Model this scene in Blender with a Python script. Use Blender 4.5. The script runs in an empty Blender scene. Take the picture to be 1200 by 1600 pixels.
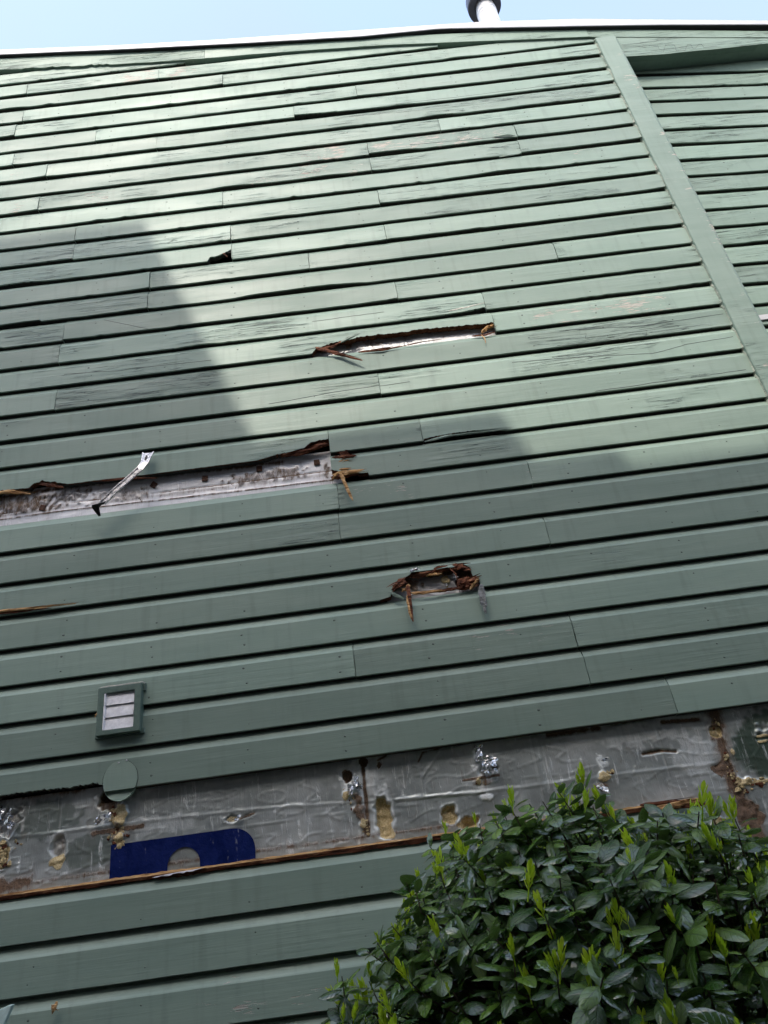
import bpy, bmesh, math, random
import numpy as np
from mathutils import Vector, Matrix, noise

random.seed(7)
RNG = np.random.default_rng(7)
scene = bpy.context.scene
COL = scene.collection

# ------------------------------------------------------------------ camera
FPX, PITCH, ROLL, YAW, DIST, EYE = 1200.0, .53285, -.14192, .02661, 3.208, 1.6
_f = Vector((math.sin(YAW)*math.cos(PITCH), math.cos(YAW)*math.cos(PITCH), math.sin(PITCH)))
_r = Vector((math.cos(YAW), -math.sin(YAW), 0))
_u = _r.cross(_f)
_R = _r*math.cos(ROLL) + _u*math.sin(ROLL)
_U = -_r*math.sin(ROLL) + _u*math.cos(ROLL)
cam_d = bpy.data.cameras.new('camera')
cam_d.sensor_fit = 'HORIZONTAL'; cam_d.sensor_width = 36; cam_d.lens = 36*FPX/1200
cam_d.clip_start = .05; cam_d.clip_end = 500
cam = bpy.data.objects.new('camera', cam_d); COL.objects.link(cam)
CAM = Vector((0, -DIST, EYE))
m3 = Matrix((_R, _U, -_f)).transposed()
cam.matrix_world = Matrix.Translation(CAM) @ m3.to_4x4()
scene.camera = cam
scene.render.resolution_x, scene.render.resolution_y = 768, 1024

# ------------------------------------------------------------------ light
SUN = Vector((-.17, -.68, .715)).normalized()
w = bpy.data.worlds.new('World'); scene.world = w; w.use_nodes = True
nt = w.node_tree; nt.nodes.clear()
sky = nt.nodes.new('ShaderNodeTexSky'); sky.sky_type = 'NISHITA'; sky.sun_disc = False
sky.sun_elevation = math.asin(SUN.z); sky.sun_rotation = math.atan2(SUN.x, SUN.y)
sky.air_density = 1.0; sky.dust_density = 3.0; sky.ozone_density = 1.0
bg = nt.nodes.new('ShaderNodeBackground'); bg.inputs[1].default_value = .15
wo = nt.nodes.new('ShaderNodeOutputWorld')
# thin high cloud over the whole sky
_tc = nt.nodes.new('ShaderNodeTexCoord'); _nz = nt.nodes.new('ShaderNodeTexNoise'); _nz.inputs['Scale'].default_value = 1.7; _nz.inputs['Detail'].default_value = 5
_mr = nt.nodes.new('ShaderNodeMapRange'); _mr.inputs[1].default_value = .3; _mr.inputs[2].default_value = .7; _mr.inputs[3].default_value = .20; _mr.inputs[4].default_value = .75
_mx = nt.nodes.new('ShaderNodeMix'); _mx.data_type = 'RGBA'; _mx.inputs[7].default_value = (.96, 1.06, 1.28, 1)
nt.links.new(_tc.outputs['Generated'], _nz.inputs['Vector']); nt.links.new(_nz.outputs['Fac'], _mr.inputs[0]); nt.links.new(_mr.outputs[0], _mx.inputs[0]); nt.links.new(sky.outputs[0], _mx.inputs[6])
nt.links.new(_mx.outputs[2], bg.inputs[0]); nt.links.new(bg.outputs[0], wo.inputs[0])
sd = bpy.data.lights.new('sun', 'SUN'); sd.energy = .70; sd.angle = math.radians(.3); sd.color = (1, .93, .84)
so = bpy.data.objects.new('sun', sd); COL.objects.link(so)
so.rotation_euler = SUN.to_track_quat('Z', 'Y').to_euler(); so.location = (-6, -12, 18)
vs = scene.view_settings
vs.view_transform = 'Standard'; vs.look = 'None'; vs.gamma = 1; vs.use_curve_mapping = False
vs.exposure = 2.28
scene.cycles.max_bounces = 6; scene.cycles.diffuse_bounces = 3; scene.cycles.glossy_bounces = 3; scene.cycles.transmission_bounces = 2

# ------------------------------------------------------------------ helpers
def survey(px, py, y=0.0):
    """measured point of the photograph -> metres on the plane y (x, z)"""
    d = _R*((px-600)/FPX) + _U*(-(py-800)/FPX) + _f
    t = (DIST+y)/d.y
    return d.x*t, EYE + d.z*t
def S3(px, py, y=0.0):
    x, z = survey(px, py, y); return Vector((x, y, z))
def project(p):
    v = Vector(p)-CAM; k = v.dot(_f)
    return 600+FPX*v.dot(_R)/k, 800-FPX*v.dot(_U)/k, k
def n1(x, s=0.0): return noise.noise(Vector((x, s*7.31+.37, s*3.17+.11)))
def n3(x, y, z): return noise.noise(Vector((x, y, z)))
def empty(name, loc, label, cat, group=None):
    o = bpy.data.objects.new(name, None); COL.objects.link(o); o.location = loc
    o['label'] = label; o['category'] = cat
    if group: o['group'] = group
    return o
def mesh_obj(name, verts, faces, mats, parent=None, loc=(0,0,0), mi=None, smooth=False, attrs=None):
    me = bpy.data.meshes.new(name)
    l = Vector(loc)
    if parent is not None: pl = parent.matrix_world.translation if False else WORLD.get(parent.name, Vector())
    else: pl = Vector()
    me.from_pydata([tuple(Vector(v)-l) for v in verts], [], faces)
    for m in (mats if isinstance(mats, (list, tuple)) else [mats]): me.materials.append(m)
    if mi is not None: me.polygons.foreach_set('material_index', mi)
    if smooth: me.polygons.foreach_set('use_smooth', [True]*len(me.polygons))
    if attrs:
        for k, a in attrs.items():
            at = me.attributes.new(k, 'FLOAT', 'POINT'); at.data.foreach_set('value', np.asarray(a, dtype=np.float32))
    me.update()
    o = bpy.data.objects.new(name, me); COL.objects.link(o)
    if parent is not None: o.parent = parent
    o.location = l - pl
    WORLD[o.name] = l
    return o
WORLD = {}
def box_geo(x0, x1, y0, y1, z0, z1):
    v = [(x0,y0,z0),(x1,y0,z0),(x1,y1,z0),(x0,y1,z0),(x0,y0,z1),(x1,y0,z1),(x1,y1,z1),(x0,y1,z1)]
    f = [(0,3,2,1),(4,5,6,7),(0,1,5,4),(1,2,6,5),(2,3,7,6),(3,0,4,7)]
    return v, f
def bevel(o, wdt=.003, seg=2):
    b = o.modifiers.new('bevel', 'BEVEL'); b.width = wdt; b.segments = seg; b.limit_method = 'ANGLE'
    return o

# ------------------------------------------------------------------ materials
class N:
    def __init__(s, name):
        s.m = bpy.data.materials.new(name); s.m.use_nodes = True
        s.t = s.m.node_tree; s.t.nodes.clear()
        s.out = s.t.nodes.new('ShaderNodeOutputMaterial'); s.b = s.t.nodes.new('ShaderNodeBsdfPrincipled')
        s.t.links.new(s.b.outputs[0], s.out.inputs[0])
    def n(s, typ, **k):
        x = s.t.nodes.new('ShaderNode'+typ)
        for a, v in k.items(): setattr(x, a, v)
        return x
    def put(s, sock, v):
        if hasattr(v, 'is_output') or hasattr(v, 'links'): s.t.links.new(v, sock)
        else:
            if isinstance(v, (tuple, list)) and len(v) == 3 and sock.type == 'RGBA': v = (*v, 1)
            sock.default_value = v
    def math(s, op, a, b=0.0, c=None, clamp=False):
        x = s.n('Math', operation=op, use_clamp=clamp); s.put(x.inputs[0], a); s.put(x.inputs[1], b)
        if c is not None: s.put(x.inputs[2], c)
        return x.outputs[0]
    def mix(s, f, a, b, blend='MIX'):
        x = s.n('Mix', data_type='RGBA', blend_type=blend); s.put(x.inputs[0], f); s.put(x.inputs[6], a); s.put(x.inputs[7], b)
        return x.outputs[2]
    def ramp(s, v, lo, hi, a=0.0, b=1.0):
        x = s.n('MapRange', clamp=True, interpolation_type='SMOOTHSTEP'); s.put(x.inputs[0], v); s.put(x.inputs[1], lo); s.put(x.inputs[2], hi); s.put(x.inputs[3], a); s.put(x.inputs[4], b)
        return x.outputs[0]
    def attr(s, name): return s.n('Attribute', attribute_name=name).outputs['Fac']
    def vec(s, scale, rnd=True):
        tc = s.n('TexCoord').outputs['Object']
        if rnd:
            r = s.n('ObjectInfo').outputs['Random']
            cb = s.n('CombineXYZ'); k = s.math('MULTIPLY', r, 91.7); s.put(cb.inputs[0], k); s.put(cb.inputs[2], k); s.put(cb.inputs[1], k)
            ad = s.n('VectorMath', operation='ADD'); s.put(ad.inputs[0], tc); s.put(ad.inputs[1], cb.outputs[0]); tc = ad.outputs[0]
        mp = s.n('VectorMath', operation='MULTIPLY'); s.put(mp.inputs[0], tc); mp.inputs[1].default_value = scale
        return mp.outputs[0]
    def noise(s, scale, detail=4, rough=.55, rnd=True, dist=0.0):
        x = s.n('TexNoise'); s.put(x.inputs['Vector'], s.vec(scale, rnd)); x.inputs['Scale'].default_value = 1
        x.inputs['Detail'].default_value = detail; x.inputs['Roughness'].default_value = rough; x.inputs['Distortion'].default_value = dist
        return x.outputs['Fac']
    def bump(s, h, dist, strength=1.0, normal=None):
        x = s.n('Bump'); x.inputs['Strength'].default_value = strength; x.inputs['Distance'].default_value = dist; s.put(x.inputs['Height'], h)
        if normal is not None: s.put(x.inputs['Normal'], normal)
        return x.outputs[0]
    def translucent(s, col, fac):
        t = s.n('BsdfTranslucent'); s.put(t.inputs['Color'], col); m = s.n('MixShader'); m.inputs[0].default_value = fac
        s.t.links.new(s.b.outputs[0], m.inputs[1]); s.t.links.new(t.outputs[0], m.inputs[2]); s.t.links.new(m.outputs[0], s.out.inputs[0])
    def set(s, **k):
        for a, v in k.items(): s.put(s.b.inputs[a.replace('_', ' ')], v)
        return s.m

def paint_material(name, base, alt, rough=.50):
    s = N(name)
    wth = s.attr('weather'); crk = s.attr('crack'); pel = s.attr('peel')
    big = s.noise((1.6, 1, 7), 2); fine = s.noise((6, 6, 170), 2); speck = s.noise((11, 11, 105), 4, .72)
    wr = s.noise((1.5, 1.5, 52), 4, .55, dist=.35)
    patch = s.noise((1.7, 1.7, 6), 2)
    drip = s.noise((26, 26, 2.2), 3)
    lump = s.noise((9, 9, 14), 1)
    # open grain splits on the weathered stretches
    ridge = s.math('ABSOLUTE', s.math('SUBTRACT', wr, .5))
    wn = s.math('MULTIPLY', wth, s.math('MULTIPLY', s.ramp(lump, .2, .5, .35, 1), s.ramp(patch, .34, .62)))
    split = s.math('MULTIPLY', s.ramp(ridge, .003, .014, 1, 0), s.ramp(wn, .20, .55))
    cl = s.ramp(s.math('ABSOLUTE', crk), .0006, .0022, 1, 0)
    dark = s.math('MAXIMUM', s.math('MULTIPLY', split, .7), cl)
    bare = s.ramp(s.math('ADD', s.math('ADD', s.math('MULTIPLY', speck, .8), s.math('MULTIPLY', lump, .35)), s.math('MULTIPLY', pel, .20)), .785, .815)
    bare = s.math('MULTIPLY', bare, s.ramp(pel, .1, .5))
    c = s.mix(s.ramp(big, .3, .7), base, alt)
    pb = s.n('ObjectInfo').outputs['Random']
    hs = s.n('HueSaturation'); s.put(hs.inputs['Color'], c); s.put(hs.inputs['Value'], s.ramp(pb, 0, 1, .84, 1.12)); hs.inputs['Saturation'].default_value = 1.0
    c = hs.outputs[0]
    c = s.mix(s.math('MULTIPLY', s.ramp(speck, .5, .75), .06), c, (.42, .45, .42))
    c = s.mix(s.math('MULTIPLY', s.ramp(fine, .62, .8), .12), c, (.03, .045, .04))
    c = s.mix(s.math('MULTIPLY', s.ramp(drip, .5, .78), .16), c, (.06, .07, .055))
    c = s.mix(bare, c, s.mix(s.ramp(fine, .4, .6), (.46, .44, .39), (.43, .36, .30)))
    c = s.mix(dark, c, (.012, .012, .010))
    h = s.math('ADD', s.math('MULTIPLY', fine, .10), s.math('MULTIPLY', s.math('MULTIPLY', wr, wn), 2.6))
    h = s.math('ADD', h, s.math('MULTIPLY', lump, .12))
    h = s.math('SUBTRACT', h, s.math('MULTIPLY', dark, 1.2)); h = s.math('SUBTRACT', h, s.math('MULTIPLY', bare, .15))
    rg = s.math('ADD', s.ramp(big, .2, .8, rough-.05, rough+.08), s.math('MULTIPLY', bare, .3))
    return s.set(Base_Color=c, Roughness=rg, Normal=s.bump(h, .0038), Specular_IOR_Level=.32)
PAINT = paint_material('green_paint', (.232, .308, .252), (.202, .279, .228))
PAINT_R = paint_material('green_paint_weathered', (.216, .294, .238), (.178, .254, .204), .52)

def wood_material(name, dark, mid, light, sc=1.0):
    s = N(name)
    a = s.noise((14*sc, 90*sc, 90*sc), 6, .65); b = s.noise((30, 30, 30), 4)
    c = s.mix(s.ramp(a, .34, .52), dark, mid); c = s.mix(s.ramp(a, .54, .72), c, light)
    c = s.mix(s.math('MULTIPLY', s.ramp(b, .52, .72), .55), c, dark)
    return s.set(Base_Color=c, Roughness=.85, Normal=s.bump(a, .006), Specular_IOR_Level=.2)
ROT = wood_material('rotten_wood', (.028, .010, .006), (.13, .045, .022), (.38, .19, .10))
GREYW = wood_material('grey_weathered_wood', (.10, .105, .10), (.22, .23, .225), (.36, .37, .36))
FRESH = wood_material('fresh_split_wood', (.20, .10, .04), (.50, .30, .13), (.66, .47, .26))

def foil_material(name, metal_c, smear_c, metallic):
    s = N(name)
    rot = s.attr('rot'); foam = s.attr('foam'); pale = s.attr('pale'); green = s.attr('green')
    streak = s.noise((55, 5, 5), 5, .65, False, .6); scr = s.noise((30, 20, 9), 6, .75, False, 1.2); cloud = s.noise((4, 4, 6), 5, .6, False)
    fin = s.noise((160, 160, 160), 4, .7, False)
    hscr = s.noise((9, 9, 70), 4, .7, False, .8)
    c = s.mix(s.ramp(cloud, .3, .7), metal_c, tuple(x*.62 for x in metal_c))
    sm = s.math('MULTIPLY', s.ramp(streak, .51, .68), s.ramp(scr, .46, .62))
    sm = s.math('MAXIMUM', sm, s.math('MULTIPLY', s.ramp(hscr, .64, .74), s.ramp(scr, .4, .6)))
    sm = s.math('MAXIMUM', s.math('MULTIPLY', sm, .8), s.math('MULTIPLY', pale, s.ramp(scr, .25, .62)))
    c = s.mix(s.ramp(s.noise((2.3, 2, 3.5), 4, .65, False), .44, .64, 0, .45), c, smear_c)
    c = s.mix(s.math('MULTIPLY', green, .85), c, (.030, .068, .036))
    c = s.mix(sm, c, smear_c)
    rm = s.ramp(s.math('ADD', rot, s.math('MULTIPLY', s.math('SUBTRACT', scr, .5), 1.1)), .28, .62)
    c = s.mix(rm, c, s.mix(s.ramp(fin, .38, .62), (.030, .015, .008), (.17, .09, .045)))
    dust = s.ramp(s.math('ADD', rot, s.math('MULTIPLY', s.math('SUBTRACT', scr, .5), 1.3)), .02, .36)
    c = s.mix(s.math('MULTIPLY', dust, .4), c, (.21, .15, .10))
    fm = s.ramp(s.math('ADD', foam, s.math('MULTIPLY', s.math('SUBTRACT', fin, .5), .3)), .4, .6)
    c = s.mix(fm, c, s.mix(s.ramp(fin, .35, .65), (.46, .34, .15), (.68, .57, .33)))
    cover = s.math('MAXIMUM', s.math('MAXIMUM', rm, fm), s.math('MULTIPLY', sm, .6))
    mt = s.math('MULTIPLY', s.math('SUBTRACT', 1.0, cover, clamp=True), metallic)
    rg = s.math('ADD', s.ramp(cloud, .2, .8, .30, .46), s.math('MULTIPLY', cover, .4))
    h = s.math('ADD', s.math('MULTIPLY', scr, .35), s.math('MULTIPLY', s.math('MULTIPLY', fin, cover), .9))
    return s.set(Base_Color=c, Roughness=rg, Metallic=mt, Normal=s.bump(h, .0035))
FOIL = foil_material('oxidised_foil', (.42, .46, .435), (.80, .83, .80), .5)
FOIL_S = foil_material('dull_silver_facing', (.40, .40, .395), (.58, .58, .57), .3)
FOIL_W = foil_material('dirty_white_facing', (.74, .75, .77), (.86, .86, .86), .15)
def simple(name, c, rough=.5, metallic=0.0, bump=.0008, sc=60, var=.25, spec=.5):
    s = N(name); a = s.noise((sc,)*3, 5, .6)
    col = s.mix(s.ramp(a, .3, .7), tuple(x*(1-var) for x in c), c)
    return s.set(Base_Color=col, Roughness=s.ramp(a, .2, .8, max(.05, rough-.08), rough+.08), Metallic=metallic, Normal=s.bump(a, bump), Specular_IOR_Level=spec)
FOAM = simple('yellow_foam', (.60, .47, .24), .9, 0, .006, 120, .5)
SHINY = simple('torn_foil', (.75, .77, .78), .25, .9, .003, 40, .3)
DARK = simple('dark_void', (.018, .016, .014), .9)  # near-black backing; the shade deep inside the holes is painted in
RUST = simple('rusted_steel', (.10, .040, .018), .85, 0, .004, 90, .6)
STEEL = simple('forged_steel', (.50, .50, .51), .30, .95, .002, 50, .45)
BLACKST = simple('black_forged_steel', (.022, .022, .023), .5, .4, .002, 60, .4)
WHITEM = simple('white_drip_metal', (.48, .48, .49), .45, 0, .001, 8, .10)
DARKM = simple('dark_soffit_metal', (.035, .032, .034), .6)
PLASTIC = simple('grey_white_plastic', (.90, .90, .91), .42, 0, .0015, 35, .22)
VENTG = simple('vent_green_paint', (.110, .168, .135), .42, 0, .0015, 45, .18)
CAULK = simple('caulk', (.62, .60, .52), .6, 0, .003, 90, .3)
PIPEW = simple('galvanised_pipe', (.80, .80, .80), .32, .35, .001, 12, .12)
PIPEC = simple('dark_pipe_cap', (.07, .07, .075), .35, .5)
def blue_material():
    s = N('printed_blue'); a = s.noise((18, 18, 9), 5, .7, False, .8); b = s.noise((60, 60, 60), 3, .6, False); d = s.noise((40, 8, 6), 4, .7, False)
    c = s.mix(s.ramp(a, .3, .7), (.001, .007, .062), (.002, .012, .10))
    sc = s.math('MULTIPLY', s.ramp(d, .60, .70), s.ramp(b, .46, .6))
    c = s.mix(s.math('MULTIPLY', sc, .7), c, (.26, .29, .32))
    return s.set(Base_Color=c, Roughness=s.ramp(a, .3, .7, .3, .5), Normal=s.bump(s.math('ADD', a, b), .002), Specular_IOR_Level=.2)
BLUE = blue_material()
MINT = simple('pale_mint_paint', (.52, .68, .62), .5, 0, .002, 40, .2)
UNDER = simple('shaded_underside', (.045, .040, .033), .9, 0, .003, 60, .5)  # near-black undersides: the shade below each lap is put into the colour
NAIL = simple('painted_nail', (.075, .105, .085), .5)
ROOFM = simple('roof_membrane', (.16, .16, .16), .9)
CONC = simple('ground_asphalt', (.055, .052, .048), .9, 0, .004, 9, .3)
BRICK = simple('added_wing_brick', (.15, .10, .08), .9, 0, .004, 6, .15)
PALE = simple('pale_bounce_render', (.78, .77, .74), .85, 0, .003, 3, .06)  # tower kept pale so it bounces light onto the house wall
GLASS = simple('added_wing_glass', (.03, .035, .04), .1)

# ------------------------------------------------------------------ ground
g = mesh_obj('ground', *box_geo(-150, 150, -150, 150, -.3, 0), CONC); g['kind'] = 'structure'

# ------------------------------------------------------------------ neighbouring building (behind the camera; shades the lower wall)
nb = empty('neighbour_building', (0, -8, 0), 'neighbouring building with an added unseen low brown front wing and tall pale stepped block behind', 'building')
WORLD[nb.name] = Vector((0, -8, 0))
kx, kz = SUN.x/SUN.y, SUN.z/-SUN.y
ex = .351*kz-kx                      # end walls slanted in plan to set the diagonal of the cast shadow
LT = 11.5
steps = [(-9.2, -1.168-kx*LT, LT, 5.862), (-4.6, .756-kx*(LT+.3), LT+.3, 4.015), (-4.5, 1.29-kx*(LT+.4), LT+.4, 3.69), (-4.4, 4.3-kx*LT, LT+.5, 3.575)]
for i, (a, b, L, zw) in enumerate(steps):
    top = zw + kz*L; dp = LT+6+.1*i-L
    def prism(x0, x1, y1, z0, z1, dp=dp):
        v = [(x0, -y1-dp, z0), (x1+ex*dp, -y1-dp, z0), (x1, -y1, z0), (x0, -y1, z0)]
        return v+[(p[0], p[1], z1) for p in v], [(3,2,1,0),(4,5,6,7),(0,1,5,4),(1,2,6,5),(2,3,7,6),(3,0,4,7)]
    mesh_obj('tower_wall', *prism(a+.04, b-.04, L+.04, -.05-.01*i, top-.12), PALE, nb, ((a+b)/2, -LT, 0))
    mesh_obj('coping', *prism(a, b, L, top-.118, top), CONC, nb, ((a+b)/2, -LT, top))
# lower front wing, unseen, added to darken the lower house wall
mesh_obj('added_wing_wall', *box_geo(-14, 12, -10.5, -4.5, -.02, 7.0), BRICK, nb, (0, -4.5, 0))
mesh_obj('roof', *box_geo(-14.2, 12.2, -10.7, -4.4, 7.003, 7.2), ROOFM, nb, (0, -4.5, 7.3))  # roof of the added unseen wing
for wx in (-12, -9, -6, -3, 0, 3, 6, 9):
    for wz in (1.1, 4.0):
        fr = mesh_obj('added_wing_window', *box_geo(wx, wx+1.0, -4.52, -4.46, wz, wz+1.5), WHITEM, nb, (wx, -4.5, wz))
        mesh_obj('added_wing_pane', *box_geo(wx+.07, wx+.93, -4.459, -4.455, wz+.07, wz+1.43), GLASS, fr, (wx, -4.5, wz))

# ------------------------------------------------------------------ the house wall
house = empty('house', (0, 0, 0), 'green painted timber house wall with rotten and missing siding boards', 'house')
WORLD[house.name] = Vector()
SP, Z0 = .17, 1.673
XL, XT = -5.2, 2.128            # left end, corner board
def rowz(k): return Z0 + SP*k
def row_of(px, py):
    x, z = survey(px, py); return math.floor((z-Z0)/SP), x, z

# the eave line falls slightly to the right
def poly(pts, y):
    q = [survey(a, b, y) for a, b in pts]
    xs = [p[0] for p in q]; zs = [p[1] for p in q]
    sl = (zs[1]-zs[0])/(xs[1]-xs[0]); xs.insert(0, xs[0]-5); zs.insert(0, zs[0]-sl*5)
    sl = (zs[-1]-zs[-2])/(xs[-1]-xs[-2]); xs.append(xs[-1]+3); zs.append(zs[-1]+sl*3)
    return lambda x: float(np.interp(x, xs, zs))
YD, YF = -.045, -.016
drip_b = poly([(0,85),(200,76.5),(340,69.5),(560,57),(690,44.5),(760,43.5),(900,40.5),(1050,38.5),(1200,38)], YD)
drip_t = poly([(0,77),(200,69),(340,61),(560,46),(690,37),(760,32.5),(900,28.5),(1050,30),(1200,31)], YD)
fri_t = poly([(0,92),(340,73.5),(560,60),(760,50),(900,45.5),(1200,48)], YF)
fri_b = poly([(0,109),(150,102.5),(250,95.5),(340,90),(400,84.5),(590,71),(800,62),(923,57),(1200,58)], YF)

# ---- profile of one drop-siding board: flat face, concave cove along the top
FACE_T, COVE_D, TH, COVE_T = .1215, .0185, .036, .1585
def profile(zb):
    zb = min(zb, FACE_T-.004); k = (FACE_T-zb)/FACE_T
    p = [(TH, zb), (.008, zb), (.0012, zb), (0, zb+.0022*k)]
    for t in (.2, .42, .64, .86): p.append((0, zb+.0022*k+(FACE_T-.001-zb-.0022*k)*t))
    p.append((0, FACE_T-.001)); p.append((.0006, FACE_T))
    for t in (.12, .34, .56, .78, 1.0):
        p.append((COVE_D*t, FACE_T+(COVE_T-FACE_T)*t-.0030*math.sin(math.pi*t)))
    p.append((TH-.002, COVE_T+.001)); p.append((TH, .1725))
    return p
NP = len(profile(0))

JOINTS = [(45,127),(248,105),(348,119),(37,177),(25,200),(150,209),(245,219),(22,246),(74,263),(61,315),(348,307),
 (118,363),(116,387),(360,357),(362,388),(234,435),(231,465),(100,515),(93,548),(87,624),(556,138),(459,172),(686,193),
 (574,227),(578,252),(591,305),(600,352),(807,208),(815,238),(604,358),(482,403),(619,452),(756,468),(772,505),(593,602),
 (514,690),(657,667),(868,392),(528,772),(530,822),(553,1027),(828,737),(855,830),(897,988),(915,1040),(1050,1086)]
joints = {}
for a, b in JOINTS:
    k, x, z = row_of(a, b)
    L = joints.setdefault(k, [])
    if all(abs(x-q) > .12 for q in L): L.append(x)
jx12 = survey(517, 730)[0]
joints.setdefault(12, []).append(jx12)
jx1 = survey(1108, 1275)[0]
joints.setdefault(1, []).append(jx1)
for k in range(-9, 39):
    L = joints.setdefault(k, [])
    rr = random.Random(k*13+5)
    L.append(-2.75-rr.random()*1.6)

WEATHER = [(0,360,390,.85),(0,230,432,.8),(100,231,468,.9),(0,100,530,.9),(95,480,510,.75),(95,490,540,.95),(0,330,575,.5),(85,340,622,1.),(0,150,655,.5),
 (459,960,165,.95),(800,960,135,.9),(560,810,230,.8),(580,815,250,.7),(480,700,598,.75),(0,330,100,.8),(600,800,190,.5),(690,810,200,.5),(800,1150,515,.75),(800,1150,550,.85),
 (930,1160,615,.45),(1020,1180,580,.6),(620,760,470,.7),(440,600,535,.9),(600,780,498,.6),(350,480,300,.4),(300,420,360,.4),(500,610,300,.45),(660,800,680,.5),(850,1000,870,.3),(440,530,830,.7),(380,520,690,.6),(550,620,145,.8),(880,960,85,.8)]
PEEL = [(465,545,236,.9),(590,800,226,.75),(185,250,112,.95),(255,310,104,.95),(120,175,314,.8),(820,1060,478,.75),(460,520,268,.8),(350,460,286,.5),(800,830,730,.8),(545,640,758,.6),
 (720,890,1000,.55),(540,570,250,.6),(570,620,225,.7),(0,60,258,.5),(0,60,330,.6),(230,280,310,.5),(880,960,230,.4),(0,120,105,.4),(130,330,85,.5),(430,520,1575,.4),(300,410,1570,.5)]
def zones(src, k):
    out = []
    for a, b, y, wv in src:
        xa, z1 = survey(a, y); xm, zm = survey((a+b)/2, y); xb, z2 = survey(b, y)
        # the stated height is that of the middle; follow the row
        if math.floor((zm-Z0)/SP) == k: out.append((xa, xb, wv))
    return out
CRACKS = {}
for pts in ([(800,566),(900,558),(1020,552),(1045,546),(1070,538),(1145,526)], [(905,515),(985,510),(1012,508),(1130,490)], [(100,585),(190,579),(205,576),(330,563)],
            [(150,497),(260,520),(330,505)], [(930,611),(985,603),(1060,592)], [(480,503),(600,487)], [(420,632),(530,612),(640,596)],
            [(0,452),(120,440)], [(870,540),(960,533),(1010,524)], [(1110,585),(1165,577)], [(640,226),(800,213)], [(500,182),(640,160),(900,128)]):
    q = [survey(*p) for p in pts]
    k = math.floor((sum(z for _, z in q)/len(q)-Z0)/SP)
    CRACKS.setdefault(k, []).append(([p[0] for p in q], [p[1]-rowz(k) for p in q]))
def tear(k, pts):
    q = [survey(*p) for p in pts]
    return [p[0] for p in q], [max(0, p[1]-rowz(k)) for p in q]
TEARS = {
 13: [tear(13, [(0,767),(45,763),(52,757),(66,752),(98,756),(104,757),(160,750),(235,741),(330,729),(400,720),(430,712),(443,709),(460,706),(474,702),(486,692),(504,688),(513.5,687)]),
      tear(13, [(662,686),(670,684),(700,678.5),(740,673),(775,671)])],
 17: [tear(17, [(488,552),(493,546),(520,537),(548,531),(563,527),(600,523),(640,519),(642,517),(661,515),(700,511.5),(740,508.5),(771.5,505)])],
 18: [tear(18, [(640,500),(680,493),(720,487),(757,480)])],
 22: [tear(22, [(328,402.5),(340,400),(350,396),(361,390)])],
 8:  [tear(8, [(610,933),(614,922),(632,905),(642,896),(660,891),(683,887),(703,882),(720,881),(728,884),(734,888),(737,902),(748,903),(752,916)])],
 4:  [tear(4, [(0,1245),(20,1242),(60,1237),(110,1232),(150,1226),(163,1229)])],
 30: [tear(30, [(459.5,181.6),(490,178.6),(525,175.2)])],
 20: [tear(20, [(60,535),(80,531),(98,527)])],
 12: [tear(12, [(517,735),(528,738),(545,737),(556,736),(560,741),(575,739)])],
}
PROUD = {30: (459, 700, .010), 32: (556, 640, .008)}

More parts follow.
